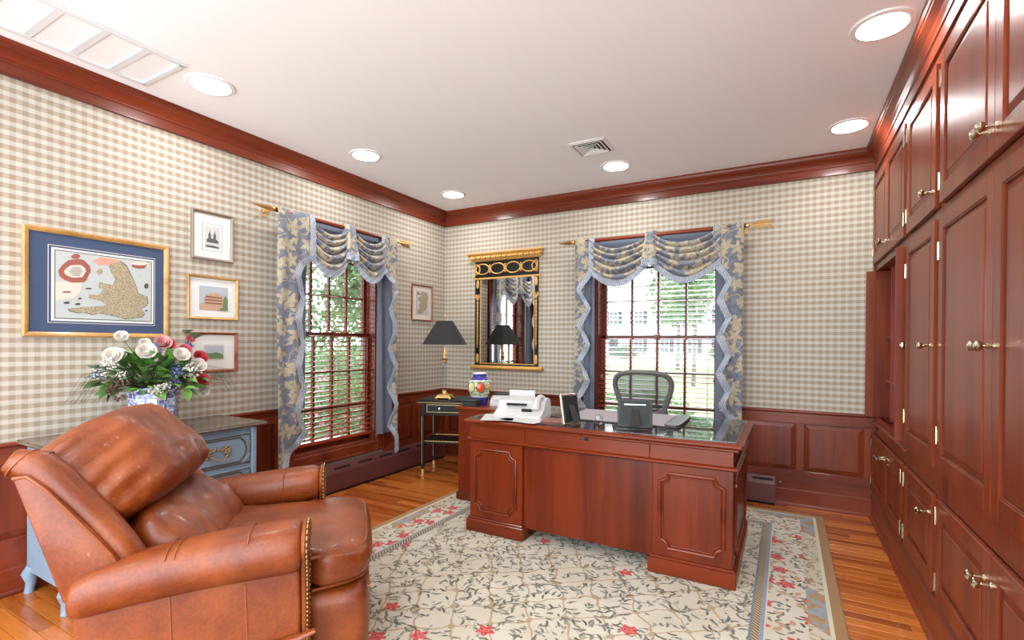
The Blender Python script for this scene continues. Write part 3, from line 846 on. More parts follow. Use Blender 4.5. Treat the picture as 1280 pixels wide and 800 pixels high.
a, b, z0, z1 = -.575, -.243, 1.505, 1.880
p, y = picture('framed_island_map', 'small antique map of Ireland in a thin dark red frame', 'picture', pi / 2, a, b, z0, z1, .012, 'fr_red',
               [(.03, .03, .03, .03, 'mat_cream', 'mat_board'), (.22, .18, .17, .17, 'map_line', 'map_border'), (.227, .187, .177, .177, 'map_sea', 'map_sheet')])
W, Hh = b - a, z1 - z0
ire = [(.42, .75), (.55, .80), (.70, .78), (.78, .68), (.74, .55), (.76, .40), (.66, .32), (.50, .22), (.36, .20), (.28, .28), (.40, .36), (.36, .45), (.46, .50), (.32, .56), (.34, .64), (.46, .66)]
shape(p, 'map_land', 'map_line', fp([(.54 + (u - .54) * 1.05, .5 + (v - .5) * 1.04) for u, v in ire]), y)
shape(p, 'map_land', 'map_land', fp(ire), y - .0008)
shape(p, 'cartouche', 'map_red', fp([(.26, .72), (.38, .72), (.38, .79), (.26, .79)]), y)

# ------------------------------------------------------------------ mirror
g = G('mirror_glass'); M['mirror'] = g.bsdf((.9, .92, .92), .01, 1.0)
t = thing('wall_mirror', 'black and gilt pier mirror with oval frieze on the plaid wall', 'mirror', (0, 0, 0))
quick('back_board', 'blackgloss', t, (.43, 1.185, -.030, -.001, 1.035, 2.17), c=.002)
quick('glass', 'mirror', t, (.505, 1.148, -.032, -.0295, 1.062, 1.955))
m = MB(); e = .018
for (x0, x1, z0, z1) in ((.497, .505, 1.055, 1.96), (1.148, 1.156, 1.055, 1.96), (.497, 1.156, 1.05, 1.06), (.40, 1.215, 1.955, 1.975)): m.box(x0, x1, -.038, -.030, z0, z1, c=.002)
m.build('inner_moulding', 'goldpaint', t)
m = MB(); pr = [(0, 2.150), (-.034, 2.150), (-.042, 2.162), (-.050, 2.185), (-.075, 2.215), (-.085, 2.222), (-.085, 2.236), (0, 2.236)]
rs = []
for (x, s) in ((.425, -1), (1.19, 1)): rs.append([(x + s * (-yy) * .95, yy, zz) for yy, zz in pr])
m.rings(rs); cr = m.build('cornice', 'goldpaint', t)
lm = MB().cushion(lambda x, yy, z: (x * .016, yy * .010, z * .026), 3, 2.5)
l0 = None
for k in range(26):
    x = .40 + k * (.82 / 25)
    if l0 is None: l0 = lm.build('carved_leaf', 'goldpaint', cr, True, loc=(x, -.062, 2.193), rot=(R(-35), R(20), 0))
    else: clone(l0, cr, (x, -.062, 2.193), (R(-35), R(20 if k % 2 else -20), 0), name='carved_leaf')
m = MB(); m.box(.385, 1.245, -.055, 0, .992, 1.035, c=.008); m.box(.40, 1.23, -.062, 0, 1.003, 1.022, c=.006); m.build('base_rail', 'goldpaint', t)
for k in range(4):
    cx_ = .525 + k * .188; pts = [(cx_ + .085 * cos(a_ * 2 * pi / 28), -.034, 2.065 + .055 * sin(a_ * 2 * pi / 28)) for a_ in range(28)]
    MB().tube(pts, .0075, 6, True).build('oval_ring', 'goldpaint', t, True)
for s, cx_ in ((-1, .431), (1, 1.184)):
    pts = [(cx_ - s * .062 * cos(a_ * pi / 12 - pi / 2), -.034, 2.065 + .055 * sin(a_ * pi / 12 - pi / 2)) for a_ in range(13)]
    MB().tube(pts, .0075, 6).build('half_ring', 'goldpaint', t, True)
for k in range(5):
    cx_ = .431 + k * .188
    m = MB()
    for dz in (-.036, -.012, .012, .036): m.cushion(lambda x, yy, z: (cx_ + x * .011, -.036 + yy * .008, 2.065 + dz + z * .012), 2, 2.2)
    m.build('rosette', 'goldpaint', t, True)
for cx_ in (.466, 1.172):
    for (zc, hh) in ((1.905, .046), (1.108, .05)):
        MB().cushion(lambda x, yy, z: (cx_ + x * .017, -.034 + yy * .009, zc + z * hh), 4, 3).build('mount', 'goldpaint', t, True)
    m = MB()
    for k in range(13):
        zz = 1.70 - k * .036; w_ = .011 - k * .0004
        for s in (-1, 1): m.cushion(lambda x, yy, z: (cx_ + s * .005 + (x + s * z * .5) * w_ * .55, -.034 + yy * .006, zz + z * .019), 2, 2.2)
    m.tube([(cx_, -.034, 1.78), (cx_, -.034, 1.22)], .003, 5)
    m.build('husk_drop', 'goldpaint', t, True)
    m = MB()
    for s in (-1, 1): m.tube([(cx_ + s * (.004 + .018 * sin(q * pi / 8)), -.036, 1.775 + .02 * sin(q * pi / 4)) for q in range(9)], .005, 6)
    m.cushion(lambda x, yy, z: (cx_ + x * .015, -.036 + yy * .01, 1.745 + z * .018), 3, 2.2)
    m.build('bow', 'goldpaint', t, True)

# ------------------------------------------------------------------ rug
RGX, RGY = 1.355, 1.83
def rug_mat():
    g = G('floral_rug'); x, y, z = g.xyz()
    e = (RGX - x.abs()).min(RGY - y.abs())
    wob1 = g.noise(g.vec(x, y, 0.0), 5.5, 2); wob2 = g.noise(g.vec(x, y, 7.0), 5.5, 2)
    wx = x + wob1 * .10; wy = y + wob2 * .10
    def leaf(sc, ln, wd, seed, rnd=1.0):
        vx = x * sc + seed; vy = y * sc + seed * .7
        vn = g.voro(g.vec(vx, vy, 0.0), 1.0, '2D', 'F1', rnd)
        p = g.xyz(V(g, vn.outputs['Position'])); c = g.xyz(V(g, vn.outputs['Color']))
        dx = vx - p[0]; dy = vy - p[1]; a = c[0] * 6.283
        u = dx * a.cos() + dy * a.sin(); w = dy * a.cos() - dx * a.sin()
        w = w + (u * u) * .5
        return ((u / ln) * (u / ln) + (w / wd) * (w / wd)).ss(1.15, .75), c
    def flower(sc, r0, seed, keep):
        vx = x * sc + seed; vy = y * sc + seed * .6
        vn = g.voro(g.vec(vx, vy, 0.0), 1.0, '2D', 'F1', .8)
        p = g.xyz(V(g, vn.outputs['Position'])); c = g.xyz(V(g, vn.outputs['Color']))
        dx = vx - p[0]; dy = vy - p[1]
        ang = g.m('ARCTAN2', dy, dx); rr = (dx * dx + dy * dy).sqrt()
        rag = g.noise(g.vec(vx, vy, 1.0), 14.0, 2) * .12
        lim = (ang * 5.0 + c[1] * 6.0).cos() * (.25 * r0) + r0 + rag - .06
        return (lim - rr).ss(-.01, .015) * c[2].lt(keep), rr
    cream = g.mix(g.noise(g.vec(x, y, 0.0), 3.0, 3).ss(.35, .65), lin((214, 205, 184)), lin((226, 219, 202)))
    # trellis of wavy tan ribbons with knots
    A = .205
    s1 = (((wx * 1.0 + wy * .62) / A).fract() - .5).abs(); s2 = (((wx * .75 - wy * 1.0) / A).fract() - .5).abs()
    tr = s1.ss(.034, .018).max(s2.ss(.034, .018))
    kn = (s1 * s1 + s2 * s2).ss(.016, .007)
    field = g.mix(tr.max(kn) * .85, cream, lin((180, 150, 108)))
    vine = (g.noise(g.vec(x, y, 3.0), 7.5, 1.5) - .5).abs().ss(.011, .004)
    band = (g.noise(g.vec(x, y, 3.0), 7.5, 1.5) - .5).abs().ss(.085, .06)
    field = g.mix(vine * .55, field, lin((116, 116, 98)))
    l1, c1 = leaf(21.0, .56, .13, 3.1); l2, c2 = leaf(17.0, .52, .12, 11.7)
    field = g.mix(l1 * band.max(c1[2].lt(.12)) * .9, field, g.mix(c1[1], lin((62, 62, 50)), lin((116, 122, 110))))
    field = g.mix(l2 * band.max(c2[2].lt(.10)) * .8, field, g.mix(c2[1], lin((74, 74, 56)), lin((132, 136, 124))))
    fl, fr = flower(4.2, .15, 2.3, .24)
    red = g.mix(g.noise(g.vec(x, y, 5.0), 60, 2).ss(.4, .6), lin((198, 60, 58)), lin((226, 116, 110)))
    field = g.mix(fl, field, red)
    # floral border
    bord = cream
    lb, cb = leaf(26.0, .60, .20, 21.0)
    bord = g.mix(lb * cb[2].lt(.6), bord, g.mix(cb[1], lin((84, 84, 66)), lin((146, 146, 130))))
    lc, cc = leaf(19.0, .5, .26, 33.0)
    bord = g.mix(lc * cc[2].lt(.3), bord, lin((206, 160, 124)))
    f2, r2 = flower(7.5, .30, 9.1, .55)
    bord = g.mix(f2, bord, red)
    scroll = (g.noise(g.vec(x, y, 9.0), 17, 2, .5, 1.0) - .5).abs().ss(.05, .02)
    scr = g.mix(scroll, lin((216, 206, 184)), lin((158, 124, 84)))
    tilec = ((x + y * 1.0) * 5.0).sin().gt(.55)
    scr = g.mix(tilec * .85, scr, g.mix(g.noise(g.vec(x, y, 2.0), 12, 1).gt(.5), lin((176, 140, 96)), lin((150, 164, 178))))
    rope = ((x + y) * 260.0).sin().gt(0.0)
    col = field
    def band_(a_, b_, c_):
        nonlocal col
        col = g.mix(e.gt(a_) * e.lt(b_), col, c_)
    band_(.372, .384, lin((126, 138, 150)))
    band_(.342, .372, g.mix(rope, lin((196, 178, 140)), lin((120, 96, 70))))
    band_(.318, .342, lin((150, 160, 172)))
    band_(.318, .324, lin((224, 218, 204)))
    band_(.150, .318, bord)
    band_(.068, .150, scr)
    band_(.050, .068, lin((226, 216, 190)))
    band_(-.1, .050, lin((168, 130, 82)))
    h = g.noise(g.vec(x * 260.0, y * 260.0, 0.0), 1.0, 2)
    return g.bsdf(col, .95, 0, g.bump(h, .35, .003), 0, .1, .15)
M['rug'] = rug_mat()
m = MB(); m.box(-RGX, RGX, -RGY, RGY, 0.0, .011, c=.004)
rug = setp(m.build('floral_rug', 'rug', None, loc=(2.283, -.238 - RGY, .001)), 'cream floral trellis rug with tan border under the desk', 'rug')
FZ = .0122     # rug top

# ------------------------------------------------------------------ executive desk
def notched(x0, x1, z0, z1, r=.045, n=7):
    pts = []
    for (cx_, cz_, a0) in ((x0, z0, pi / 2), (x1, z0, pi), (x1, z1, 1.5 * pi), (x0, z1, 0.0)):
        arc = [(cx_ + r * cos(a0 - k / n * pi / 2), cz_ + r * sin(a0 - k / n * pi / 2)) for k in range(n + 1)]
        s_x = 1 if cx_ == x0 else -1; s_z = 1 if cz_ == z0 else -1
        pts += arc
    return pts
desk = thing('executive_desk', 'large cherry pedestal desk with glass top on the rug', 'desk', (0, 0, FZ))
DX0, DX1, DY0, DY1, DT = 1.49, 3.205, -1.775, -.86, .752
m = MB(); m.box(DX0 + .02, DX1 - .02, DY0 + .02, DY1 - .02, DT - .045, DT - .028, c=.005); m.box(DX0, DX1, DY0, DY1, DT - .028, DT, c=.009)
top = m.build('desk_top', 'desk_x', desk)
m = MB(); m.box(DX0 + .03, DX1 - .035, DY0 + .03, DY1 - .03, DT + .0005, DT + .009, c=.002); m.build('glass_top', 'deskglass', top)
PX = ((1.528, 1.925), (2.745, 3.160))
fy, by = -1.742, -.885
for k, (a, b) in enumerate(PX):
    m = MB(); m.box(a, b, fy, by, .095, .62, c=.004); pd = m.build('pedestal', 'desk_z', desk)
    quick('plinth', 'desk_x', desk, (a - .020, b + .016, fy - .018, by + .018, .0, .082), (a - .012, b + .010, fy - .010, by + .010, .08, .096), c=.005)
    ctr = [(x, fy - .002, z) for x, z in notched(a + .042, b - .045, .145, .555)]
    MB().tube(ctr, .010, 8, True).build('panel_moulding', 'desk_x', pd, True)
    MB().tube([(x, y - .003, z) for x, y, z in [(a + .058 + (b - a - .119) * ((p_[0] - a - .042) / (b - a - .087)), fy, .161 + .378 * ((p_[2] - .145) / .41)) for p_ in ctr]], .004, 6, True).build('panel_moulding', 'desk_x', pd, True)
    if k == 1:
        sd = [(b + .002, y, z) for y, z in notched(fy + .06, by - .06, .145, .555)]
        MB().tube(sd, .010, 8, True).build('panel_moulding', 'desk_x', pd, True)
    for j, (z0, z1) in enumerate(((.46, .60), (.30, .45), (.12, .29))):
        dr = quick('drawer', 'desk_x', desk, (a + .03, b - .03, by - .002, by + .014, z0, z1), c=.004)
        MB().tube([((a + b) / 2 - .05, by + .014, (z0 + z1) / 2), ((a + b) / 2 - .045, by + .04, (z0 + z1) / 2 - .01), ((a + b) / 2 + .045, by + .04, (z0 + z1) / 2 - .01), ((a + b) / 2 + .05, by + .014, (z0 + z1) / 2)], .004, 6).build('pull', 'brass', dr, True)
xs = (1.528, 1.945, 2.73, 3.160)
for a, b in zip(xs[:-1], xs[1:]):
    quick('frieze_board', 'desk_x', desk, (a + .0012, b - .0012, fy - .002, by + .002, .628, DT - .045), c=.002)
m = MB(); pr = [(.012, .604), (-.010, .606), (-.018, .614), (-.018, .622), (-.008, .630), (.012, .632)]
m.rings([[(1.528 + p_[0], fy + p_[0], p_[1]) for p_ in pr], [(3.160 - p_[0], fy + p_[0], p_[1]) for p_ in pr], [(3.160 - p_[0], by - p_[0], p_[1]) for p_ in pr], [(1.528 + p_[0], by - p_[0], p_[1]) for p_ in pr]], loop=True)
m.build('waist_moulding', 'desk_x', desk, True)
quick('modesty_panel', 'desk_z', desk, (1.92, 2.75, fy + .030, fy + .048, .075, .63))
lk = quick('lock_plate', 'chrome', desk, (2.318, 2.374, fy - .006, fy, .683, .703), c=.002)
quick('keyhole', 'dark', lk, (2.346, 2.370, fy - .007, fy - .004, .686, .700))

# desk return standing beside the desk
ret = thing('desk_return', 'dark cherry side unit between the desk and the black table', 'desk', (0, 0, FZ))
quick('top', 'desk_x', ret, (1.062, 1.485, -1.262, -.66, .725, DT), c=.006)
quick('body', 'desk_z', ret, (1.078, 1.475, -1.245, -.68, .06, .725), c=.004)
quick('plinth', 'desk_x', ret, (1.066, 1.482, -1.256, -.67, 0, .062), c=.004)

# ------------------------------------------------------------------ things on the desk
DZ = FZ + DT + .0095
def obj_at(name, label, cat, x, y, z=DZ, rz=0.0, group=None): return thing(name, label, cat, (x, y, z), rz, group)
# fax phone
t = obj_at('fax_phone', 'white fax telephone with handset on the desk glass', 'telephone', 1.80, -1.50, DZ, R(12))
prof = [(-.15, .0), (.15, 0), (.15, .022), (.06, .055), (.02, .105), (-.06, .125), (-.13, .11), (-.15, .07)]
m = MB(); rs = []
for x_, k_ in ((-.165, .96), (-.158, 1.0), (.158, 1.0), (.165, .96)): rs.append([(x_, -p_[0] * k_, p_[1] * k_) for p_ in prof])
m.rings(rs); m.build('body', 'whiteplastic', t, True, angle=30)
quick('paper_slot', 'dark', t, (-.10, .04, -.06, -.03, .076, .088))
quick('screen', 'dark', t, (.02, .09, -.10, -.072, .036, .058))
for i in range(4):
    for j in range(3): quick('key', 'paper', t, (-.10 + i * .026, -.082 + i * .026, -.128 + j * .018, -.115 + j * .018, .02, .034 + j * .007), c=.002)
hd = MB()
pth = [(.115, -.10 + k * .025, .055 + .06 * sin(k / 8 * pi) ** .5 + .004 * k) for k in range(9)]
hd.tube(pth, [.026, .027, .021, .018, .017, .018, .021, .027, .026], 10, flat=(1, .75)); hd.build('handset', 'whiteplastic', t, True)
quick('cradle', 'whiteplastic', t, (.075, .155, .02, .11, .06, .105), c=.012)
quick('paper_tray', 'whiteplastic', t, (-.13, .06, .10, .112, .10, .165), c=.003)
# second phone part (answering base) on the return
RZ = FZ + DT + .0005
t = obj_at('phone_base', 'small white telephone base on the side unit', 'telephone', 1.37, -1.02, RZ, R(20))
m = MB(); prof = [(-.07, 0), (.07, 0), (.07, .02), (.03, .06), (-.05, .075), (-.07, .06)]
m.rings([[(x_, -p_[0], p_[1]) for p_ in prof] for x_ in (-.10, .10)]); m.build('body', 'whiteplastic', t)
quick('speaker', 'grille_back', t, (-.08, -.02, -.058, -.03, .03, .052)); quick('button', 'black', t, (.02, .035, -.069, -.06, .025, .035)); quick('button', 'black', t, (.045, .06, -.069, -.06, .025, .035))
for k, (x_, y_, rz_, w_, h_, lab) in enumerate(((1.70, -1.66, 25, .21, .28, 'loose white sheet at the corner of the desk glass'), (1.90, -1.66, -8, .28, .21, 'flat white sheets lying under the fax telephone edge'), (2.09, -1.60, 10, .16, .15, 'brown leather folder corner beside the fax telephone'))):
    m = MB(); m.box(-w_ / 2, w_ / 2, -h_ / 2, h_ / 2, 0, .0016 if k < 2 else .008)
    setp(m.build('paper_sheet' if k < 2 else 'leather_folder', 'paper' if k < 2 else 'fr_red', None, loc=(x_, y_, DZ + .0002), rot=(0, 0, R(rz_))), lab, 'paper' if k < 2 else 'folder')
# blotter
M['blotpad'] = plain('blotter_pad', (176, 168, 172), .8, vary=.03)
M['blotleather'] = plain('blotter_leather', (64, 44, 46), .35, 0, .1, vary=.1)
t = obj_at('desk_blotter', 'grey desk blotter with padded dark leather ends', 'blotter', 2.41, -1.23, DZ, R(1))
quick('base', 'blotleather', t, (-.42, .42, -.255, .255, 0, .006), c=.002)
quick('pad', 'blotpad', t, (-.36, .36, -.248, .248, .006, .009))
for s in (-1, 1):
    MB().cushion(lambda x, y, z: (s * .375 + x * .048, y * .256, .0105 + z * .008), 6, 6).build('side_rail', 'blotleather', t, True)
# photo frames seen from behind
M['silverbead'] = plain('beaded_silver', (206, 204, 198), .25, .9, vary=.2, nscale=160)
def photo_frame(label, x, y, rz, w, h, lean, fm, beaded):
    t = obj_at('photo_frame', label, 'photo frame', x, y, DZ, rz, 'photo frames on the desk')
    Rt = Matrix.Rotation(lean, 4, 'X')
    m = MB(); m.box(-w / 2, w / 2, -.012, 0, 0, h, c=.002); m.xf(Rt); fr_ = m.build('frame', fm, t)
    m = MB(); m.box(-w / 2 + .012, w / 2 - .012, -.017, -.011, .012, h - .012); m.xf(Rt); bk = m.build('back_board', 'darkgreen', t)
    m = MB(); m.prism([(-.032, .0), (.032, 0), (.018, h * .62), (-.018, h * .62)], -.004, .0, 'xz')
    th_ = -R(20); m.xf(Rt @ Matrix.Translation((0, -.018, h * .62)) @ Matrix.Rotation(th_ * 1.0, 4, 'X') @ Matrix.Translation((0, 0, -h * .62))); m.build('easel_leg', 'black', t)
    m = MB(); m.box(-w / 2 + .04, w / 2 - .04, -.019, -.016, h - .035, h - .030); m.xf(Rt); m.build('clip', 'chrome', bk)
    if beaded:
        bd = MB().cushion(lambda a, b, c: (a * .006, b * .006, c * .006), 2, 2.0); b0 = None
        n_ = int(h / .013)
        for k in range(n_):
            for xx in (-w / 2, w / 2):
                p_ = Rt @ Vector((xx, -.006, .006 + k * .013))
                if b0 is None: b0 = bd.build('bead', 'silverbead', fr_, True, loc=p_)
                else: clone(b0, fr_, p_, name='bead')
        for k in range(int(w / .013)):
            for zz in (.004, h):
                p_ = Rt @ Vector((-w / 2 + .006 + k * .013, -.006, zz)); clone(b0, fr_, p_, name='bead')
    return t
photo_frame('upright photo frame with beaded silver edge, seen from behind', 2.225, -1.655, R(62), .135, .185, R(-12), 'silverbead', True)
photo_frame('wide grey photo frame standing before the blotter, seen from behind', 2.595, -1.555, R(16), .205, .165, R(-12), 'black', False)
t = obj_at('crystal_ornament', 'tiny faceted crystal ornament beside the wide photo frame', 'ornament', 2.385, -1.60, DZ, R(20))
m = MB(); m.lathe([(.020, 0), (.022, .008), (.012, .016), (.016, .024), (.026, .036), (.022, .058), (.006, .064), (0, .064)], 8); m.build('body', 'crystal', t)

# things on the return
M['vase_fruit'] = None
g = G('majolica'); x, y, z = g.xyz()
ang = g.m('ARCTAN2', y, x)
zz = z / .262
blue = g.mix(g.noise(g.co(), 40, 2), lin((48, 46, 138)), lin((76, 70, 178)))
leafc = g.mix(g.noise(g.co(), 55, 2).ss(.40, .58), lin((112, 158, 124)), lin((214, 214, 176)))
def blob(a0, z0, ra, rz_):
    d = (ang - a0); return ((d / ra) * (d / ra) + ((zz - z0) / rz_) * ((zz - z0) / rz_)).ss(1.1, .85)
col = leafc
for (a0, c_) in ((-1.05, (226, 84, 36)), (-1.95, (228, 210, 140)), (.05, (226, 160, 50)), (1.1, (214, 70, 50)), (2.2, (220, 200, 110)), (-2.8, (206, 120, 60))):
    col = g.mix(blob(a0, .55, .40, .17), col, lin((52, 84, 60))); col = g.mix(blob(a0, .55, .34, .145), col, lin(c_))
col = g.mix(zz.gt(.76), col, blue); col = g.mix(zz.lt(.24), col, blue)
col = g.mix(zz.gt(.235) * zz.lt(.27), col, lin((230, 226, 210))); col = g.mix(zz.gt(.74) * zz.lt(.77), col, lin((230, 226, 210)))
col = g.mix(zz.gt(.955), col, lin((236, 232, 222)))
M['vase_fruit'] = g.bsdf(col, .16, 0, None, .5)
MBv = MB().lathe([(0, 0), (.062, 0), (.066, .01), (.068, .05), (.080, .075), (.096, .115), (.100, .155), (.092, .190), (.070, .212), (.056, .225), (.056, .240), (.062, .256), (.058, .262), (.050, .258), (.048, .23), (.0, .20)], 40)
setp(MBv.build('ceramic_vase', 'vase_fruit', None, True, loc=(1.155, -1.05, RZ), rot=(0, 0, R(8))), 'blue ceramic jar painted with fruit on the side unit', 'vase')
t = obj_at('card_box', 'small dark green box in front of the fruit jar', 'box', 1.165, -1.185, RZ, R(6))
quick('box_base', 'darkgreen', t, (-.062, .062, -.05, .05, 0, .035), c=.003); quick('lid', 'darkgreen', t, (-.064, .064, -.052, .052, .035, .052), c=.005)
t = obj_at('electronic_unit', 'low black electronic unit behind the small telephone base', 'electronics', 1.30, -.79, RZ, R(5))
quick('body', 'black', t, (-.13, .13, -.07, .07, 0, .075), c=.006)
for k in range(4): MB().lathe([(0, -.076), (.007, -.076), (.008, -.070)], 10, (-.08 + k * .045, 0, .055), 'y').build('button', 'chrome', t)

# ------------------------------------------------------------------ mesh swivel chair behind the desk
M['chairframe'] = plain('graphite_plastic', (112, 108, 104), .4, vary=.06)
g = G('chair_mesh'); x, y, z = g.xyz()
t_ = g.nd('ShaderNodeBsdfTransparent'); d_ = g.nd('ShaderNodeBsdfPrincipled'); d_.inputs['Base Color'].default_value = lin((70, 68, 74)) + (1,); d_.inputs['Roughness'].default_value = .6
f = ((x * 420.0).sin() * (z * 420.0).sin()).gt(-.12)
mx = g.nd('ShaderNodeMixShader'); g.put(mx.inputs[0], f * .4 + .5)
g.t.links.new(t_.outputs[0], mx.inputs[1]); g.t.links.new(d_.outputs[0], mx.inputs[2]); g.t.links.new(mx.outputs[0], g.out.inputs[0]); M['chairmesh'] = g.mat
t = thing('swivel_chair', 'graphite mesh-back swivel office chair behind the desk', 'chair', (2.372, -.50, FZ), R(6))
def backpt(a):
    # closed outline of the back: broad and rounded at the top, narrowing downwards
    ca, sa = cos(a), sin(a)
    ex = .62
    X = (abs(ca) ** ex) * (1 if ca > 0 else -1); Z = (abs(sa) ** ex) * (1 if sa > 0 else -1)
    hw = .272 - .118 * (1 - Z) / 2 * 1.35
    zz = .80 + Z * .235
    return (X * hw, -.02 + .10 * (abs(X) ** 2) * .5 - .05 * (Z * .5), zz)
pts = [backpt(2 * pi * k / 56) for k in range(56)]
bk = MB().tube(pts, .019, 10, True, flat=(1, 1.15)).build('back_frame', 'chairframe', t, True)
m = MB(); m.grid(lambda u, v: tuple(.97 * v * p_ + (1 - .97 * v) * q_ for p_, q_ in zip(backpt(2 * pi * u), (0, -.025, .80))), 56, 8); m.build('mesh_panel', 'chairmesh', bk, True)
MB().tube([(-.19, .0, .72), (-.10, -.06, .69), (0, -.075, .685), (.10, -.06, .69), (.19, 0, .72)], .022, 8, flat=(1, 1.5)).build('lumbar_pad', 'chairframe', bk, True)
m = MB(); m.cushion(lambda x, y, z: (x * .26, .26 + y * .23, .455 + z * .02 + .02 * x * x), 8, 4); m.build('seat', 'chairframe', t, True)
MB().tube([(0, -.06, .68), (0, -.09, .50), (0, .02, .40), (0, .22, .40)], .03, 8).build('spine', 'chairframe', t, True)
MB().lathe([(.05, .40), (.05, .36), (.03, .34), (.028, .12), (.05, .10), (.05, .06), (0, .06)], 16, (0, .22, 0)).build('gas_column', 'chairframe', t, True)
for k in range(5):
    a = 2 * pi * k / 5 + .3
    m = MB(); m.tube([(0, .22, .085), (.16 * cos(a), .22 + .16 * sin(a), .09), (.30 * cos(a), .22 + .30 * sin(a), .07)], [.03, .024, .018], 8); lg = m.build('leg', 'chairframe', t, True)
    MB().lathe([(0, -.02), (.02, -.02), (.027, -.01), (.027, .01), (.02, .02), (0, .02)], 14, (.30 * cos(a), .22 + .30 * sin(a), .028), 'x').build('caster', 'black', lg, True)
for s in (-1, 1):
    m = MB(); m.tube([(s * .20, -.04, .62), (s * .30, .02, .60), (s * .32, .10, .62)], .018, 8); am = m.build('arm_post', 'chairframe', t, True)
    MB().cushion(lambda x, y, z: (s * .325 + x * .045, .18 + y * .13, .645 + z * .014), 5, 4).build('arm_pad', 'black', am, True)

# ------------------------------------------------------------------ black side table with the lamp
TA = R(21)
t = thing('side_table', 'black lacquer side table with gilt lines and shelf in the corner', 'table', (.315, -.79, 0), TA)
TW_, TD = .60, .40
quick('table_top', 'blackgloss', t, (-.03, TW_ + .03, -.03, TD + .03, .698, .722), c=.004)
quick('top_edge_line', 'gold', t, (-.031, TW_ + .031, -.031, TD + .031, .697, .700))
for (x0, y0) in ((0, 0), (TW_ - .036, 0), (0, TD - .036), (TW_ - .036, TD - .036)):
    m = MB(); rs = []
    for (z, q) in ((.045, .011), (.45, .017), (.70, .018)): rs.append([(x0 + .018 - q, y0 + .018 - q, z), (x0 + .018 + q, y0 + .018 - q, z), (x0 + .018 + q, y0 + .018 + q, z), (x0 + .018 - q, y0 + .018 + q, z)])
    m.rings(rs); lg = m.build('leg', 'blackgloss', t)
    quick('ferrule', 'gold', lg, (x0 + .005, x0 + .031, y0 + .005, y0 + .031, 0, .05), c=.002)
    quick('gilt_line', 'gold', lg, (x0 + .010, x0 + .013, y0 - .0015, y0 + .002, .10, .56))
for (a, b, c_, d_) in ((.036, TW_ - .036, .004, .02), (.036, TW_ - .036, TD - .02, TD - .004)): quick('apron', 'blackgloss', t, (a, b, c_, d_, .575, .70))
for xx in (.004, TW_ - .02): quick('apron', 'blackgloss', t, (xx, xx + .016, .036, TD - .036, .575, .70))
for k in range(1):
    a = .05
    d = quick('drawer', 'blackgloss', t, (a, a + .50, -.006, .006, .595, .69), c=.002)
    m = MB()
    for (x0, x1, z0, z1) in ((a + .012, a + .488, .675, .679), (a + .012, a + .488, .605, .609), (a + .012, a + .016, .605, .679), (a + .484, a + .488, .605, .679)): m.box(x0, x1, -.009, -.005, z0, z1)
    m.build('gilt_line', 'gold', d)
    MB().lathe([(0, -.028), (.011, -.027), (.014, -.021), (.006, -.013), (.008, -.006)], 12, (a + .14, 0, .642), 'y').build('knob', 'brass', d, True)
sh = quick('shelf', 'blackgloss', t, (.01, TW_ - .01, .01, TD - .01, .30, .32), c=.003)
for yy in (.012, TD - .018): quick('shelf_rail', 'gold', sh, (.03, TW_ - .03, yy, yy + .006, .32, .326))
m = MB(); m.tube([(.52 + .05 * cos(k * .7) * (1 - k * .01), .47 + .012 * sin(k), .50 - .03 * sin(k * .7) - k * .006) for k in range(40)], .004, 6)
m.tube([(.50, .47, .27), (.58, .46, .15), (.54, .48, .05), (.66, .44, .012), (.8, .42, .012)], .0035, 6)
cd = setp(m.build('power_cord', 'whiteplastic', None, True, loc=(.315, -.79, .0), rot=(0, 0, TA)), 'loops of white power cord hanging behind the black table', 'cord')

# lamp
M['shade_out'] = plain('black_paper_shade', (40, 38, 36), .85, vary=.08)
M['shade_in'] = plain('gold_shade_lining', (196, 132, 70), .4, .4, vary=.06)
t = thing('table_lamp', 'crystal column table lamp with black tapered shade', 'lamp', (.455, -.60, .7225), R(24))
quick('base', 'gold', t, (-.075, .075, -.075, .075, .012, .03), (-.065, .065, -.065, .065, .03, .042), c=.004)
for sx in (-1, 1):
    for sy in (-1, 1): MB().lathe([(0, 0), (.014, 0), (.018, .008), (.012, .016), (0, .016)], 10, (sx * .066, sy * .066, 0)).build('foot', 'gold', t, True)
MB().lathe([(.03, .042), (.034, .05), (.026, .06), (.022, .075), (.0, .075)], 20).build('socle', 'gold', t, True)
col_ = MB(); rs = []
for z in (.072, .09, .34, .355):
    ring = []
    for k in range(24):
        r_ = (.023 if k % 2 else .019) * (1.12 if z in (.072, .355) else 1); a = 2 * pi * k / 24; ring.append((r_ * cos(a), r_ * sin(a), z))
    rs.append(ring)
col_.rings(rs); col_.build('crystal_column', 'crystal', t)
MB().lathe([(.012, .355), (.030, .36), (.018, .372), (.03, .385), (.034, .392), (.014, .40), (.014, .425), (.042, .432), (.042, .437), (.014, .442), (.010, .50), (0, .50)], 20).build('capital', 'gold', t, True)
MB().lathe([(.009, .49), (.009, .56), (.016, .565), (.016, .62), (0, .625)], 12).build('candle_tube', 'whiteplastic', t, True)
def frust(z, hw, hd, c): return [(-hw, -hd + c, z), (-hw + c, -hd, z), (hw - c, -hd, z), (hw, -hd + c, z), (hw, hd - c, z), (hw - c, hd, z), (-hw + c, hd, z), (-hw, hd - c, z)]
m = MB(); m.rings([frust(.532, .200, .135, .024), frust(.765, .072, .048, .008)], False, False); so = m.build('lamp_shade', 'shade_out', t)
m = MB(); m.rings([frust(.5325, .197, .132, .024), frust(.7645, .069, .045, .008)], False, False); m.build('shade_lining', 'shade_in', so)
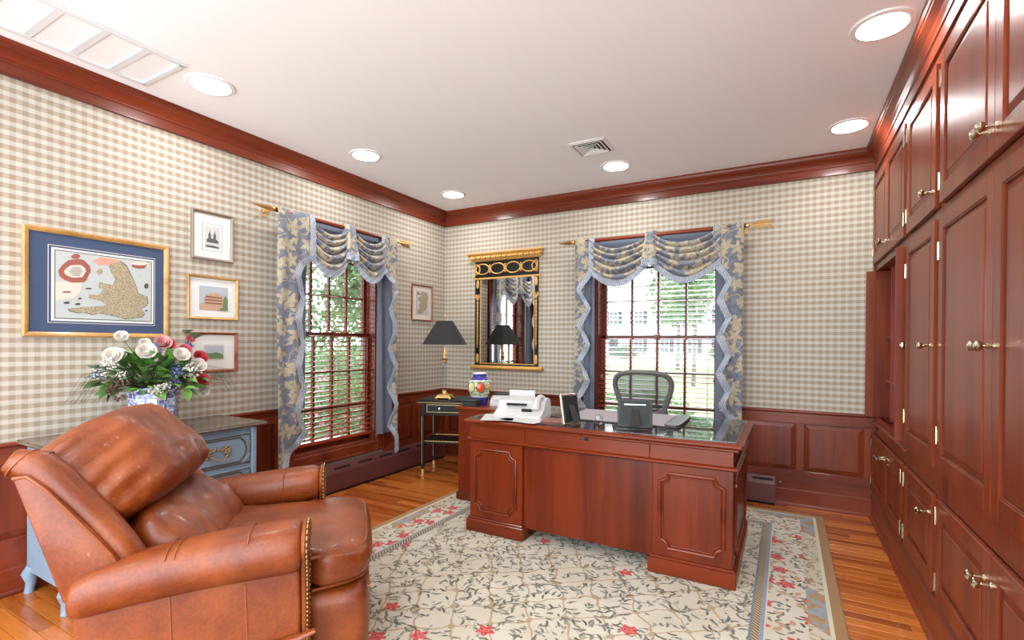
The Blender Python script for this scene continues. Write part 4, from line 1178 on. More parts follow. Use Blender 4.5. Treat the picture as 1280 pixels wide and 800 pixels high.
m = MB(); m.tube([(-.068, 0, .762), (.068, 0, .762)], .002, 5); m.tube([(0, -.044, .762), (0, .044, .762)], .002, 5); m.tube([(0, 0, .62), (0, 0, .80)], .003, 6); m.lathe([(0, .80), (.006, .803), (.011, .815), (.006, .83), (0, .836)], 10); m.build('finial', 'gold', t, True)

# ------------------------------------------------------------------ painted chest of drawers
g = G('distressed_blue'); n = g.noise(g.co(), 7, 4, .7); n2 = g.noise(g.co(), 60, 3, .7)
c_ = g.mix(n, lin((128, 154, 178)), lin((152, 176, 196)))
M['chest'] = g.bsdf(g.mix((n2 * .7 + n * .3).ss(.60, .70), c_, lin((84, 92, 98))), .5, 0, None, .1)
M['chest_dark'] = plain('worn_chest_edge', (92, 84, 76), .55, vary=.3, nscale=50)
g = G('chest_top'); x, y, z = g.xyz()
n = g.noise(g.vec(x, y * .15, 0.0), 40, 4, .7); n2 = g.noise(g.co(), 4, 2)
M['chest_top'] = g.bsdf(g.mix((n * .6 + n2 * .4).ss(.35, .68), lin((78, 62, 50)), lin((116, 100, 84))), .22, 0, None, .5)
M['bronze'] = plain('antique_brass', (158, 142, 112), .4, .8, vary=.35, nscale=120, bump=.4)
ch = thing('chest_of_drawers', 'distressed blue chest of drawers behind the leather recliner', 'chest', (.036, -3.066, 0), pi / 2)
# local X runs towards the back wall, -Y into the room
CW, CD, CT = .466, .462, .775
quick('body', 'chest', ch, (-CW, CW, -CD + .012, -.002, .105, CT - .022), c=.004)
m = MB(); m.box(-CW - .045, CW + .045, -CD - .045, 0, CT - .022, CT - .006, c=.007); m.box(-CW - .038, CW + .038, -CD - .038, 0, CT - .008, CT, c=.003); m.build('chest_top', 'chest_top', ch)
for s in (-1, 1): quick('corner_post', 'chest', ch, (s * (CW - .015) - .018, s * (CW - .015) + .018, -CD - .004, -CD + .03, .08, CT - .022), c=.008)
quick('apron', 'chest', ch, (-CW + .02, CW - .02, -CD + .004, -CD + .02, .075, .115), c=.004)
for s in (-1, 1):
    for yy, d in ((-CD + .025, -1), (-.035, 1)):
        m = MB(); m.tube([(s * (CW - .02), yy, .13), (s * (CW - .005), yy + d * .012, .09), (s * (CW - .01), yy + d * .006, .05), (s * (CW - .006), yy + d * .012, .016), (s * (CW - .005), yy + d * .013, .0)], [.030, .034, .022, .020, .022], 10); m.build('foot', 'chest', ch, True)
def bail(parent, xc, zc, y):
    m = MB()
    m.tube([(xc - .052 + .104 * k / 10, y - .012 - .018 * sin(pi * k / 10), zc - .012 - .026 * sin(pi * k / 10)) for k in range(11)], .0045, 6)
    rr = random.Random(5)
    for s in (-1, 1):
        for k in range(7):
            a = k * .9; q = .012 + .016 * (k % 3) / 2
            cx_, cz_ = xc + s * (.055 + .010 * cos(a) + .006 * (k % 2)), zc + q * sin(a) + .004
            m.cushion(lambda x, yy_, z: (cx_ + x * .011 + z * .005 * s, y - .004 + yy_ * .007, cz_ + z * .009), 2, 2.2)
    for k in range(9):
        u = k / 8; cx_ = xc - .05 + .1 * u; cz_ = zc + .010 + .016 * sin(pi * u) * (1 if k % 2 else .55)
        m.cushion(lambda x, yy_, z: (cx_ + x * .009, y - .003 + yy_ * .006, cz_ + z * .008), 2, 2.2)
    m.build('bail_pull', 'bronze', parent, True)
for (a, b) in ((.022, .432), (-.432, -.022)):
    for (z0, z1) in ((.525, .71), (.318, .500), (.128, .295)):
        d = quick('drawer', 'chest', ch, (a, b, -CD + .004, -CD + .016, z0, z1), c=.003)
        y0 = -CD + .003
        e = .020; q = .030
        x0, x1, w0, w1 = a + .008, b - .008, z0 + .008, z1 - .008
        m = MB(); m.tube([(x0, y0, w0), (x1, y0, w0), (x1, y0, w1), (x0, y0, w1)], .0045, 5, True); m.build('edge_moulding', 'chest_dark', d)
        inner = [(x0 + q + e, y0, w0 + .012), (x1 - q - e, y0, w0 + .012)]
        def arc(cx_, cz_, sx, sz): return [(cx_ + sx * (.055 - .055 * sin(k / 6 * pi / 2)), y0, cz_ + sz * (.055 * k / 6 if False else .07 * (1 - cos(k / 6 * pi / 2)))) for k in range(7)]
        pts = [(x0 + .065, y0, w0 + .012), (x1 - .065, y0, w0 + .012), (x1 - .035, y0, w0 + .04), (x1 - .022, y0, (w0 + w1) / 2), (x1 - .035, y0, w1 - .04), (x1 - .065, y0, w1 - .012), (x0 + .065, y0, w1 - .012), (x0 + .035, y0, w1 - .04), (x0 + .022, y0, (w0 + w1) / 2), (x0 + .035, y0, w0 + .04)]
        MB().tube(pts, .0055, 6, True).build('panel_moulding', 'chest_dark', d, True)
        for sx, xx in ((1, x0), (-1, x1)):
            for sz, zz in ((1, w0), (-1, w1)):
                MB().tube([(xx, y0, zz + sz * .05), (xx + sx * .018, y0, zz + sz * .028), (xx + sx * .05, y0, zz)], .005, 6).build('corner_moulding', 'chest', d, True)
        bail(d, (a + b) / 2, (z0 + z1) / 2, -CD + .002)

# ------------------------------------------------------------------ flower arrangement
g = G('blue_white_porcelain'); x, y, z = g.xyz()
ang = g.m('ARCTAN2', y, x); zz = z / .20
n = g.noise(g.vec(ang * 2.0, zz * 5.0, 0.0), 1.7, 4, .7)
panel = ((ang * 4.0).sin().abs()).gt(.28) * zz.gt(.34) * zz.lt(.86)
scene_ = n.ss(.47, .56) * panel
vert = (1.0 - ((ang * 4.0).sin().abs()).gt(.22)) * g.noise(g.co(), 40, 2).gt(.42)
rim = zz.gt(.90).max(zz.lt(.16)).max(zz.gt(.28) * zz.lt(.33)) * g.noise(g.co(), 55, 2).gt(.45)
f = (scene_ * .85).max(vert * .9).max(rim * .9)
M['porc'] = g.bsdf(g.mix(f, lin((214, 220, 236)), lin((66, 84, 160))), .14, 0, None, .6)
M['leaf_d'] = plain('leaf_dark', (80, 124, 60), .5, vary=.35, nscale=30)
M['leaf_m'] = plain('leaf_fresh', (116, 168, 74), .5, vary=.3, nscale=30)
M['leaf_g'] = plain('leaf_grey', (134, 156, 128), .6, vary=.25, nscale=30)
M['petal_w'] = plain('petal_white', (240, 234, 222), .6, vary=.04, nscale=30)
M['petal_p'] = plain('petal_pink', (226, 108, 116), .6, vary=.18, nscale=30)
M['petal_r'] = plain('petal_coral', (210, 64, 74), .6, vary=.18, nscale=30)
M['petal_l'] = plain('petal_pale_pink', (234, 172, 168), .6, vary=.1, nscale=30)
M['bluebell'] = plain('petal_blue', (116, 134, 190), .6, vary=.2, nscale=50)
M['berry'] = plain('berry_brown', (106, 74, 62), .5, vary=.3, nscale=50)
M['stem'] = plain('stem_green', (92, 104, 66), .6, vary=.2)
FX_, FY_, FZ_ = .265, -3.062, CT
t = thing('flower_arrangement', 'roses and greenery in a blue and white porcelain planter', 'flowers', (FX_, FY_, FZ_))
def oct_(r, z, n_=8): return [(r * cos(2 * pi * (k + .5) / n_), r * sin(2 * pi * (k + .5) / n_) * .92, z) for k in range(n_)]
MB().rings([oct_(r, z) for r, z in ((.085, 0), (.104, .008), (.104, .025), (.090, .04), (.092, .060), (.118, .068), (.126, .12), (.132, .205), (.145, .222), (.145, .240), (.128, .240), (.12, .20), (.1, .18))]).build('planter', 'porc', t)
rnd = random.Random(11)
TOP = .24
def leaf_mesh(L, W_, curl=.25):
    m = MB(); n_ = 6
    def fn(u, v):
        w = W_ * sin(pi * min(1, u * .98 + .02)) ** .8 * (1.15 - .4 * u)
        return (L * u, (v - .5) * 2 * w, -curl * L * u * u + .35 * w * abs(2 * v - 1))
    return m.grid(fn, n_, 2)
def place(dirv, roll_=0):
    q = Vector(dirv).to_track_quat('X', 'Z'); e = q.to_euler(); return (e.x + roll_, e.y, e.z)
protos = {}
def put(kind, builder, mat, loc, rot, sc):
    if kind not in protos:
        o = builder().build(kind.split('|')[0], mat, t, True, loc=loc, rot=rot); protos[kind] = o
        o.scale = (sc, sc, sc); return o
    return clone(protos[kind], t, loc, rot, (sc, sc, sc), kind.split('|')[0])
stems = MB()
for k in range(215):
    az = rnd.uniform(0, 2 * pi); el = rnd.uniform(-.25, 1.25); rr = rnd.uniform(.09, .20)
    d = Vector((cos(az) * cos(el), sin(az) * cos(el) * 1.15, sin(el)))
    loc = Vector((0, 0, TOP + .01)) + Vector((d.x * rr * .85, d.y * rr * 1.15, max(d.z, -.25) * rr * .8))
    if loc.x < -.2: continue
    kind = rnd.choice(('leaf|leaf_d', 'leaf|leaf_m', 'leaf|leaf_m', 'leaf|leaf_d', 'leaf|leaf_g'))
    dd = d + Vector((rnd.uniform(-.6, .6), rnd.uniform(-.6, .6), rnd.uniform(-.5, .4)))
    put(kind, lambda: leaf_mesh(.07, .022), kind.split('|')[1], loc, place(dd, rnd.uniform(-.5, .5)), rnd.uniform(.85, 1.4))
    stems.tube([(0, 0, TOP - .03), tuple(loc * .6 + Vector((0, 0, TOP * .4))), tuple(loc)], .0012, 4)
def rose():
    m = MB(); n_ = 9
    for ring, (cnt, rad, hh, op) in enumerate(((3, .012, .030, .1), (4, .020, .030, .25), (5, .029, .026, .5))):
        for k in range(cnt):
            a0 = 2 * pi * k / cnt + ring * .5; wd = 2 * pi / cnt * .72
            def fn(u, v):
                a = a0 + (u - .5) * 2 * wd * .8; r = rad * (.35 + .65 * v ** .6) * (1 + op * v * .5); e_ = 1 - abs(2 * u - 1) ** 2.5
                return (hh * (v * (.75 + .25 * e_)) - .004, r * cos(a), r * sin(a))
            m.grid(fn, 6, 4)
    m.lathe([(0, -.012), (.012, -.004), (.016, .004), (0, .012)], 8, axis='x'); return m
# (x towards the room, y along the wall, z above the chest top, colour, size); read from the photograph
def wpos(px_, py_, dep):
    """photo pixel to a point on the upright plane x = FX_ + dep through the planter"""
    u = (px_ - 640) / 615.92; w = -(py_ - 400 - 31.6) / 615.92
    dr = Fv + R2 * u + U2 * w
    k = (FX_ + dep - cam.matrix_world.translation.x) / dr.x
    p_ = cam.matrix_world.translation + dr * k
    return p_ - Vector((FX_, FY_, FZ_))
ros = [(152, 422, -.02, 'w', 1.0), (183, 441, .09, 'w', 1.45), (181, 430, -.03, 'w', .9), (203, 430, .02, 'l', 1.35), (212, 432, .03, 'p', 1.0), (226, 445, .10, 'w', 1.3), (231, 438, .05, 'p', 1.0), (249, 448, .06, 'r', 1.25), (246, 458, .10, 'w', 1.35), (252, 476, .12, 'r', 1.2), (142, 446, .06, 'w', 1.35), (254, 490, .12, 'w', .9), (150, 444, .02, 'w', 1.0), (237, 425, -.02, 'p', .8), (136, 458, .02, 'w', .9)]
for (a, b, dp, c_, s_) in ros:
    p_ = wpos(a, b, dp); d = Vector((.75, (p_.y) * 1.2 - .25, .35 + max(0, p_.z - .3)))
    put('rose|' + c_, rose, 'petal_' + c_, p_, place(d), s_ * .92)
    stems.tube([(0, 0, TOP - .02), tuple(Vector((p_.x * .4, p_.y * .5, (TOP + p_.z) / 2 + .02))), tuple(p_)], .002, 5)
def sprig(n_, r_, spread):
    def f():
        m = MB(); q = random.Random(n_)
        for k in range(n_):
            c_ = [q.gauss(0, spread) for _ in range(3)]
            m.cushion(lambda x, y, z: (c_[0] + x * r_, c_[1] + y * r_, c_[2] + z * r_), 1, 2.0)
        return m
    return f
for (a, b, dp, s_) in ((135, 455, .08, 1.0), (128, 468, .05, .9), (195, 490, .14, 1.2), (205, 485, .14, .9), (235, 462, .12, 1.2), (240, 470, .10, 1.0), (150, 470, .1, .7), (255, 484, .08, .8)): put('blossom_cluster|w', sprig(46, .0055, .017), 'petal_w', wpos(a, b, dp), (0, 0, rnd.uniform(0, 6)), s_)
for (a, b, dp, s_) in ((193, 436, .06, 1), (221, 465, .12, 1.1), (219, 478, .12, .8), (236, 432, 0, .8), (122, 470, .03, .9)): put('bluebell|b', sprig(30, .006, .015), 'bluebell', wpos(a, b, dp), (0, 0, rnd.uniform(0, 6)), s_)
for (a, b, dp, s_) in ((140, 489, .1, 1), (150, 498, .1, .9), (145, 480, .1, 1), (155, 478, .12, .9)): put('berry_cluster|b', sprig(16, .007, .014), 'berry', wpos(a, b, dp), (0, 0, rnd.uniform(0, 6)), s_)
for (a, b, dp) in ((240, 422, 0), (232, 418, 0), (243, 424, .02), (118, 462, 0)): put('leaf|leaf_g', lambda: leaf_mesh(.07, .022), 'leaf_g', wpos(a, b, dp), place((.5, rnd.uniform(-.5, .8), .3)), 1.3)
stems.build('stems', 'stem', t)
m = MB()
for k in range(46):
    s_ = rnd.choice((-1, 1)); L = rnd.uniform(.16, .34); up = rnd.uniform(-.1, .5); o_ = rnd.uniform(-.02, .10)
    m.tube([(o_ * .3, s_ * .08, TOP), (o_ + .03, s_ * (.10 + L * .4), TOP + .05 + up * L * .6), (o_ + .05, s_ * (.12 + L * .75), TOP + .03 + up * L * .5), (o_ + .06, s_ * (.13 + L * .95), TOP - .06 + up * L * .1)], [.0014, .0012, .001, .0005], 3)
setp(m.build('grass_blades', 'stem', t), kind='stuff')

# ------------------------------------------------------------------ leather recliner
g = G('tan_leather'); x, y, z = g.xyz()
n1 = g.noise(g.co(), 5, 3, .6); n2 = g.noise(g.co(), 90, 4, .7); n3 = g.noise(g.co(), 19, 3, .6, 1.2)
cr = g.voro(g.co(), 210, '3D', 'DISTANCE_TO_EDGE'); cd_ = V(g, cr.outputs['Distance'])
f = (n1 * .65 + n2 * .35).ss(.34, .68)
col = g.mix(f, lin((118, 47, 9)), lin((164, 80, 26)))
spots = g.noise(g.co(), 46, 2, .5).ss(.735, .765)
col = g.mix(spots * .6, col, lin((214, 160, 112)))
M['leather'] = g.bsdf(col, (n1 * .18 + .29), 0, g.bump(cd_.ss(0, .05) * .25 + n2 * .35 + n3 * .9, .22, .006), .06, .5)
M['piping'] = plain('leather_piping', (158, 82, 38), .35, 0, .15, vary=.1)
M['nail'] = plain('brass_nailhead', (168, 140, 92), .3, .95, vary=.15)
ang_ch = atan2(.724, .69)
rc = thing('leather_recliner', 'tan brown leather recliner with rolled arms and nailhead trim', 'armchair', (1.585, -3.07, FZ), ang_ch)
# the local frame: +X forwards, +Y to the sitter's left, arm fronts at X = 0
def nz(p_, s=6.0, a=.004): return mnoise.noise(Vector(p_) * s) * a
def arm(sg):
    """roll arm: a padded roll over a side panel"""
    def sec(X, yc, zc, hy, hz, n_=22):
        out = []
        for k in range(n_):
            a = 2 * pi * k / n_; ex = .82
            ca, sa = cos(a), sin(a)
            out.append((X, sg * (yc + hy * (abs(ca) ** ex) * (1 if ca > 0 else -1)), zc + hz * (abs(sa) ** ex) * (1 if sa > 0 else -1)))
        return out
    dz_ = -.009
    st_ = [(-.655, .425, .462, .050, .050), (-.64, .425, .468, .072, .066), (-.60, .422, .480, .084, .078), (-.50, .418, .503, .092, .085), (-.40, .415, .518, .096, .088), (-.30, .412, .528, .098, .089), (-.20, .41, .538, .10, .090), (-.10, .41, .546, .10, .091), (-.04, .41, .549, .10, .091), (-.010, .41, .549, .098, .089), (.008, .41, .549, .090, .080), (.016, .41, .549, .076, .066)]
    m = MB(); st_ = [(q[0], q[1], q[2] + dz_, q[3], q[4] * .95) for q in st_]
    rs = [sec(*q) for q in st_]
    rs = [[(p_[0], p_[1] + nz(p_, 9, .005), p_[2] + nz((p_[1], p_[0], p_[2]), 8, .006)) for p_ in r_] for r_ in rs]
    m.rings(rs); a_ = m.build('arm_roll', 'leather', rc, True, angle=70)
    mod = a_.modifiers.new('smooth', 'SUBSURF'); mod.levels = 1; mod.render_levels = 2
    for X in (-.15, -.36, -.385):
        i = min(range(len(st_)), key=lambda q: abs(st_[q][0] - X)); q = st_[i]
        j = i + 1 if st_[i][0] < X else i - 1; q2 = st_[j]; w_ = (X - q[0]) / (q2[0] - q[0])
        v_ = [q[c] + (q2[c] - q[c]) * w_ for c in range(5)]
        MB().tube(sec(X, v_[1], v_[2], v_[3] * 1.008 + .001, v_[4] * 1.008 + .001, 40)[4:29], .0017, 5).build('seam', 'piping', a_, True)
    # side panel below the roll
    yo = .455
    out = [(-.63, .05), (.005, .05), (.010, .30), (.008, .50), (-.20, .49), (-.45, .455), (-.645, .41)]
    m = MB(); m.prism([(x_, z_) for x_, z_ in out], sg * .345, sg * yo, 'xz'); pnl = m.build('side_panel', 'leather', rc, False)
    pnl.modifiers.new('soft', 'BEVEL').width = .012; pnl.modifiers['soft'].segments = 3
    for X in (-.16, -.38): MB().tube([(X, sg * (yo + .0005), .06), (X + .004, sg * (yo + .0008), .25), (X - .004, sg * (yo + .0005), .44)], .0028, 5).build('seam', 'piping', pnl, True)
    # front face of the arm with nailheads round its edge
    fo = []
    for k in range(17):
        a = -pi * .18 + k / 16 * pi * 1.36; fo.append((.41 + .088 * cos(a), .549 + .080 * sin(a)))
    fo = [(.452, .06)] + [(.452, .30), (.462, .42)] + fo + [(.358, .42), (.352, .30), (.352, .06)]
    m = MB(); m.prism([(sg * a, b) for a, b in fo], .012, .030, 'yz'); fp_ = m.build('arm_front', 'leather', rc)
    fp_.modifiers.new('soft', 'BEVEL').width = .006
    n0 = None; L = 0; last = None
    path = [Vector((0.0, sg * (a + (-.008 if a > .41 else .008)), b)) for a, b in fo]
    for p_, q_ in zip(path[:-1], path[1:]):
        seg = (q_ - p_).length; k = 0
        while k * .016 < seg:
            w_ = p_ + (q_ - p_) * (k * .016 / seg); w_.x = .031
            if n0 is None: n0 = MB().cushion(lambda x, y, z: (x * .0045, y * .0062, z * .0062), 2, 2.0).build('nailhead', 'nail', fp_, True, loc=w_)
            else: clone(n0, fp_, w_, name='nailhead')
            k += 1
    return a_
arm(-1); arm(1)
# seat cushion with front lip, then the foot-rest panel
SWd = .335
def seatfn(x, y, z):
    X = -.14 + x * .385; Y = y * SWd
    if X > .035: Y = y * (SWd + .035 * min(1, (X - .035) / .03))
    Z = .412 + z * .072
    Z += .022 * (1 - y * y) * (1 if z > 0 else 0) - .020 * max(0, (X - .12) / .12) ** 2 * (1 if z > 0 else .2)
    X += .014 * (1 - abs(z)) * (1 if x > .5 else 0)
    return (X, Y + nz((X * 2, Y, Z), 7, .004), Z + nz((X, Y, Z), 9, .007))
m = MB().cushion(seatfn, 22, 6); seat = m.build('seat_cushion', 'leather', rc, True, angle=80)
for zz_, xx_ in ((.470, .232), (.348, .238)):
    MB().tube([(xx_ - .20 + .20 * (1 - (abs(k / 20 * 2 - 1)) ** 9) , (k / 20 * 2 - 1) * (SWd + .030), zz_ - (.004 if zz_ > .4 else 0)) for k in range(21)], .0055, 6).build('piping', 'piping', seat, True)
def footfn(x, y, z):
    X = .11 + x * .125 + .014 * sin((z + 1) * pi * .5); Y = y * (SWd + .032); Z = .195 + z * .148
    return (X, Y, Z + nz((X, Y, Z), 8, .005))
ft = MB().cushion(footfn, 14, 7).build('foot_rest', 'leather', rc, True, angle=80)
MB().tube([(.238, (k / 16 * 2 - 1) * (SWd + .02), .335) for k in range(17)], .005, 6).build('piping', 'piping', ft, True)
quick('base', 'leather', rc, (-.60, .02, -.345, .345, .03, .345), c=.01)
for sx in (-.50, -.05):
    for sy in (-.38, .38): MB().lathe([(.018, 0), (.022, .02), (.026, .055), (0, .055)], 10, (sx, sy, 0)).build('glide', 'black', rc, True)
# back: shell with rolled wings, lumbar cushion and head pillow
back_axis0 = Vector((-.40, 0, .42)); back_axis1 = Vector((-.735, 0, .90))
wing = [(-.800, .850), (-.762, .858), (-.715, .815), (-.66, .745), (-.60, .668), (-.545, .592), (-.525, .560), (-.555, .525), (-.62, .470), (-.655, .43), (-.672, .445), (-.73, .63)]
for sg in (-1, 1):
    m = MB(); rs = []
    for (yy, k) in ((.36, .99), (.405, 1.0), (.43, .99), (.445, .955), (.448, .90)):
        cx_ = sum(p_[0] for p_ in wing) / len(wing); cz_ = sum(p_[1] for p_ in wing) / len(wing)
        rs.append([(cx_ + (x_ - cx_) * k, sg * yy, cz_ + (z_ - cz_) * k) for x_, z_ in wing])
    m.rings(rs); wg = m.build('wing_panel', 'leather', rc, True, angle=60)
    MB().tube([(x_, sg * .444, z_) for x_, z_ in [(-.796, .842), (-.762, .846), (-.715, .802), (-.66, .732), (-.60, .656), (-.548, .586), (-.535, .560)]], .0055, 6).build('piping', 'piping', wg, True)
    MB().tube([(x_, sg * .440, z_) for x_, z_ in [(-.535, .558), (-.56, .530), (-.62, .476), (-.655, .434)]], .004, 6).build('piping', 'piping', wg, True)
    # padded roll along the front edge of the wing
    pr = [(-.815, .868), (-.79, .892), (-.75, .882), (-.705, .838), (-.65, .765), (-.59, .688), (-.535, .615), (-.49, .555), (-.475, .53)]
    rl = MB().tube([(x_ - .012, sg * (.385 + .006 * sin(k)), z_ - .015) for k, (x_, z_) in enumerate(pr)], [.030, .046, .052, .052, .051, .050, .048, .042, .022], 14, flat=(1.0, 1.0)).build('wing_roll', 'leather', rc, True, angle=70)
    for k in (1, 2):
        x_, z_ = pr[k]
        ring = [(x_ - .012 + .0525 * cos(q) * .6, sg * (.385 + .0525 * sin(q)), z_ - .015 + .0525 * cos(q) * .75) for q in [2 * pi * j / 20 for j in range(20)]]
        MB().tube(ring, .0025, 5, True).build('seam', 'piping', rl, True)
m = MB()
def shell(x, y, z):
    c0 = Vector((-.60, 0, .36)); c1 = Vector((-.755, 0, .86)); k = (z + 1) / 2
    c = c0 + (c1 - c0) * k
    return (c.x + x * .055, y * .40, c.z)
m.cushion(shell, 8, 8); m.build('back_shell', 'leather', rc, True, angle=60)
def lumb(x, y, z):
    k = (z + 1) / 2
    cx_ = -.335 - .25 * k; cz_ = .385 + .235 * k
    thick = .105 + .022 * (1 - abs(z))
    n_ = Vector((.64, 0, .77))
    p_ = Vector((cx_, 0, cz_)) + n_ * (x * thick) 
    Y = y * (.335 - .01 * abs(z))
    ww = nz((p_.x * 1.5, Y * 2.2, p_.z), 6, .018) + nz((p_.x, Y * 4, p_.z), 14, .006)
    return (p_.x + ww * .8, Y, p_.z + ww * .55)
MB().cushion(lumb, 24, 4.5).build('lumbar_cushion', 'leather', rc, True, angle=80)
def pil(x, y, z):
    # knife-edged head pillow lying on the raked back; z runs from the lower front edge to the upper rear edge
    ax = Vector((.70, 0, -.714)); n_ = Vector((.714, 0, .70))
    base = Vector((-.690, 0, .772))
    th = (.225 if x > 0 else .06) * (1 - .82 * abs(y) ** 3.2)
    Y = y * .392
    p_ = base - ax * (z * .195) + n_ * (x * th)
    if x > 0: p_ += ax * (.030 * x * (1 - y * y))
    p_.z -= .012 * y * y
    end = max(0, abs(y) - .5) / .5
    s_ = -z
    wr = .013 * end * sin(s_ * 17 + 5 * x + 2 * y) * (.5 + mnoise.noise(Vector((s_ * 3, x * 2, y)))) + nz((p_.x * 2, Y * 1.6, p_.z * 2), 5, .014) + nz((p_.x * 2, Y * 3.4, p_.z * 2), 12, .007)
    low = max(0, -z - .1); wr += .010 * low * sin(Y * 46 + 2 * x)
    return (p_.x + n_.x * wr, Y, p_.z + n_.z * wr)
pw = MB().cushion(pil, 34, 3.6).build('head_pillow', 'leather', rc, True, angle=80)
for sg in (-1, 1):
    pts = []
    for k in range(25):
        z_ = 1 - 2 * k / 24
        p_ = pil(.0, sg * .985, z_ * .93)
        pts.append((p_[0] + .006, p_[1] + sg * .004, p_[2] + .006))
    MB().tube(pts, .0055, 6).build('piping', 'piping', pw, True)
# release lever
MB().tube([(-.10, -.475, .225), (.0, -.480, .245), (.06, -.478, .262)], [.016, .018, .012], 8, flat=(1, .7)).build('lever', 'leather', rc, True)

# ------------------------------------------------------------------ outside
GZ = -.45
g = G('lawn'); n = g.noise(g.co(), .6, 3, .6); n2 = g.noise(g.co(), 9, 3, .7)
M['lawn'] = g.bsdf(g.mix((n * .4 + n2 * .6).ss(.3, .7), lin((104, 128, 80)), lin((140, 158, 112))), .95)
M['siding'] = plain('white_clapboard', (244, 244, 242), .8, vary=.01)
M['shutter'] = plain('grey_shutter', (62, 68, 78), .7, vary=.05)
M['farglass'] = plain('far_window_glass', (84, 96, 110), .3, vary=.1)
M['roofgrey'] = plain('grey_roof', (170, 170, 172), .9, vary=.05)
M['bark'] = plain('bark', (120, 112, 104), .9, vary=.2, nscale=20)
struct(quick('ground', 'lawn', None, (-90, 60, .6, 130, GZ - .2, GZ), (-90, -.6, -40, .6, GZ - .2, GZ)))
M['road'] = plain('pale_road', (170, 168, 164), .9, vary=.03)
struct(quick('road', 'road', None, (-60, 40, 37, 43, GZ, GZ + .02)))
hs = thing('white_house', 'white clapboard house with grey shutters across the lawn', 'house', (-11, 58, GZ))
quick('wall', 'siding', hs, (-17, 18, 0, 10, 0, 9.0))
m = MB(); m.prism([(-.6, 9.0), (5, 12.5), (10.6, 9.0)], -18, 19, 'yz'); m.build('roof', 'roofgrey', hs)
for fl, (z0, z1) in enumerate(((.55, 2.25), (4.25, 5.8))):
    for k in range(10):
        xc = -15 + k * 3.25
        if fl == 0 and k == 3: continue
        wn_ = quick('window', 'farglass', hs, (xc - .5, xc + .5, -.06, .02, z0, z1))
        quick('muntin', 'siding', wn_, (xc - .03, xc + .03, -.09, -.05, z0, z1), (xc - .5, xc + .5, -.09, -.05, (z0 + z1) / 2 - .04, (z0 + z1) / 2 + .04), (xc - .6, xc - .5, -.1, 0, z0 - .1, z1 + .1), (xc + .5, xc + .6, -.1, 0, z0 - .1, z1 + .1), (xc - .6, xc + .6, -.1, 0, z1, z1 + .1))
        for s in (-1, 1): quick('shutter', 'shutter', hs, (xc + s * .85 - .24, xc + s * .85 + .24, -.10, 0, z0 - .05, z1 + .05))
quick('door', 'shutter', hs, (-15 + 9.75 - .6, -15 + 9.75 + .6, -.08, .02, .15, 2.5))
quick('porch', 'siding', hs, (-15 + 8.4, -15 + 11.1, -1.2, 0, 2.7, 3.1), (-15 + 8.5, -15 + 8.7, -1.15, -.95, 0, 2.7), (-15 + 10.8, -15 + 11.0, -1.15, -.95, 0, 2.7))
def leafmat(name, a, b):
    g = G(name); r = g.noise(g.co(), 3.0, 3, .7)
    p = g.nd('ShaderNodeBsdfPrincipled'); g.put(p.inputs['Base Color'], g.mix(r.ss(.3, .7), lin(a), lin(b))); p.inputs['Roughness'].default_value = .6
    tr = g.nd('ShaderNodeBsdfTranslucent'); tr.inputs[0].default_value = lin(b) + (1,)
    mx = g.nd('ShaderNodeMixShader'); mx.inputs[0].default_value = .4
    g.t.links.new(p.outputs[0], mx.inputs[1]); g.t.links.new(tr.outputs[0], mx.inputs[2]); g.t.links.new(mx.outputs[0], g.out.inputs[0]); return g.mat
M['fol1'] = leafmat('foliage_pale', (84, 112, 70), (136, 160, 116))
M['fol2'] = leafmat('foliage_green', (62, 92, 50), (118, 144, 92))
M['azalea'] = leafmat('azalea_pink', (206, 90, 130), (232, 140, 172))
def foliage(m, c_, rad, n_, ls, rr):
    for k in range(n_):
        d = Vector((rr.gauss(0, 1), rr.gauss(0, 1), rr.gauss(0, 1))).normalized() * rr.uniform(.55, 1.0)
        p_ = Vector(c_) + Vector((d.x * rad[0], d.y * rad[1], d.z * rad[2]))
        a = Vector((rr.gauss(0, 1), rr.gauss(0, 1), rr.gauss(0, 1))).normalized(); b = a.cross(Vector((rr.gauss(0, 1), rr.gauss(0, 1), rr.gauss(0, 1)))).normalized()
        L = ls * rr.uniform(.7, 1.3)
        m.add([p_ - a * L, p_ + b * L * .5, p_ + a * L, p_ - b * L * .5], [(0, 1, 2, 3)])
def shrub(label, x, y, rad, n_, ls, mat, flowers=0, seed=1):
    rr = random.Random(seed); t = thing('shrub', label, 'shrub', (x, y, GZ), 0, 'shrubs in the garden')
    m = MB(); foliage(m, (0, 0, rad[2] * .95), rad, n_, ls, rr); f_ = m.build('foliage', mat, t); f_['kind'] = 'stuff'
    m = MB()
    for k in range(5): a = k * 1.3; m.tube([(0, 0, 0), (.2 * rad[0] * cos(a), .2 * rad[1] * sin(a), rad[2] * .5), (.5 * rad[0] * cos(a), .5 * rad[1] * sin(a), rad[2] * 1.2)], [.03, .02, .01], 5)
    m.build('branches', 'bark', t)
    if flowers:
        m = MB(); foliage(m, (0, 0, rad[2] * .95), tuple(v * 1.05 for v in rad), flowers, ls * .8, rr); setp(m.build('blossom', 'azalea', t), kind='stuff')
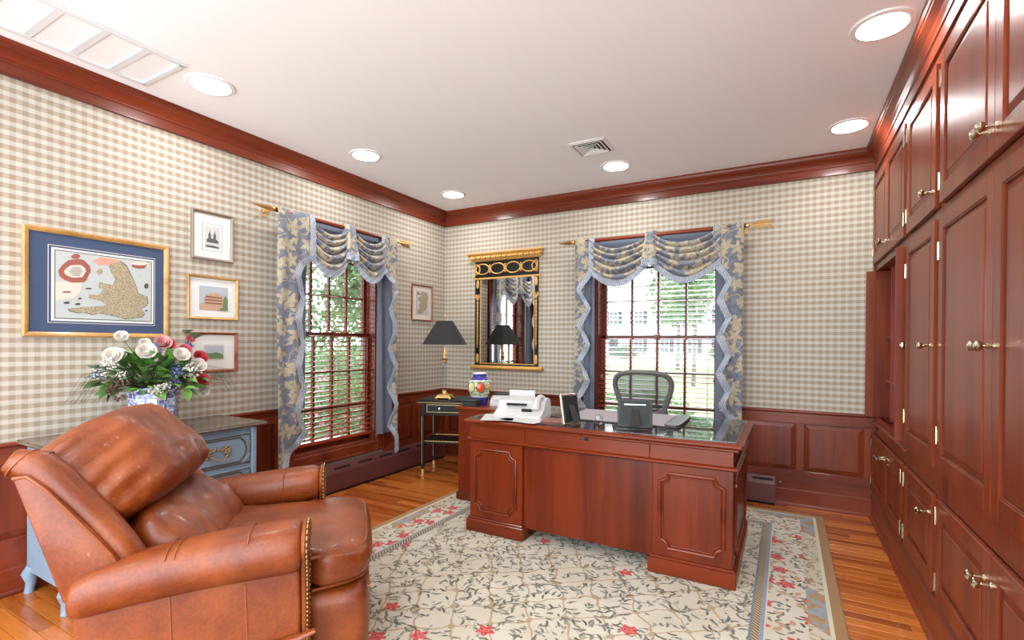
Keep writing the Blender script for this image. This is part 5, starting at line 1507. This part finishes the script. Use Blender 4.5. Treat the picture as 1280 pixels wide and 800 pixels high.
def tree(label, x, y, h, cr_, n_, ls, mat, tr=.16, seed=1):
    rr = random.Random(seed); t = thing('tree', label, 'tree', (x, y, GZ), 0, 'trees in the garden')
    m = MB(); m.tube([(0, 0, 0), (.05, .03, h * .3), (-.04, .05, h * .6), (.05, 0, h * .85)], [tr, tr * .8, tr * .6, tr * .25], 9)
    for k in range(7):
        a = k * 2.4; z_ = h * (.35 + .07 * k); m.tube([(0, 0, z_), (cr_ * .4 * cos(a), cr_ * .4 * sin(a), z_ + h * .10), (cr_ * .8 * cos(a), cr_ * .8 * sin(a), z_ + h * .16)], [tr * .4, tr * .25, tr * .08], 6)
    m.build('trunk', 'bark', t, True)
    m = MB()
    for k in range(12):
        a = k * 2.4; foliage(m, (cr_ * .6 * cos(a) * (k % 3) / 2, cr_ * .6 * sin(a) * (k % 3) / 2, h * (.42 + .05 * k)), (cr_ * .55, cr_ * .55, h * .12), n_ // 12, ls, rr)
    setp(m.build('foliage', mat, t), kind='stuff')
shrub('pink flowering azalea outside the window beside the blue chest', -2.6, .6, (.9, 1.1, .62), 2600, .05, 'fol2', 420, 2)
shrub('low green shrub under the window beside the blue chest', -1.2, -1.2, (.6, .7, .40), 2200, .045, 'fol2', 30, 3)
shrub('round green shrub beyond the pink azalea', -4.2, 2.4, (1.2, 1.5, .85), 2600, .06, 'fol1', 160, 4)
shrub('broad hedge shrub at the back of the side garden', -7.5, .8, (1.5, 2.0, 1.3), 3000, .10, 'fol1', 0, 5)
shrub('tall hedge shrub behind the pale-trunked tree', -13.5, 10.5, (2.4, 3.2, 1.9), 3000, .12, 'fol2', 0, 15)
tree('pale-trunked tree beyond the azaleas', -6.0, 4.6, 6.5, 1.7, 4200, .10, 'fol1', .16, 6)
tree('leafy tree at the back of the side garden', -11.5, 4.0, 8.0, 2.6, 4200, .14, 'fol2', .2, 7)
tree('slim young tree between the lawn and the white house', .2, 16.0, 7.5, 1.6, 3400, .11, 'fol1', .09, 8)
tree('airy street tree in front of the white house', -3.0, 30.0, 9.0, 2.6, 3000, .18, 'fol1', .14, 9)
shrub('low bush on the lawn behind the desk window', .9, 5.2, (1.0, .8, .42), 2000, .06, 'fol1', 0, 10)
shrub('trimmed bush by the white house door', -2.6, 54.0, (1.6, 1.2, .8), 1200, .16, 'fol2', 0, 12)
shrub('trimmed bush along the white house wall', -13.5, 54.0, (1.6, 1.2, .8), 1200, .16, 'fol2', 0, 13)
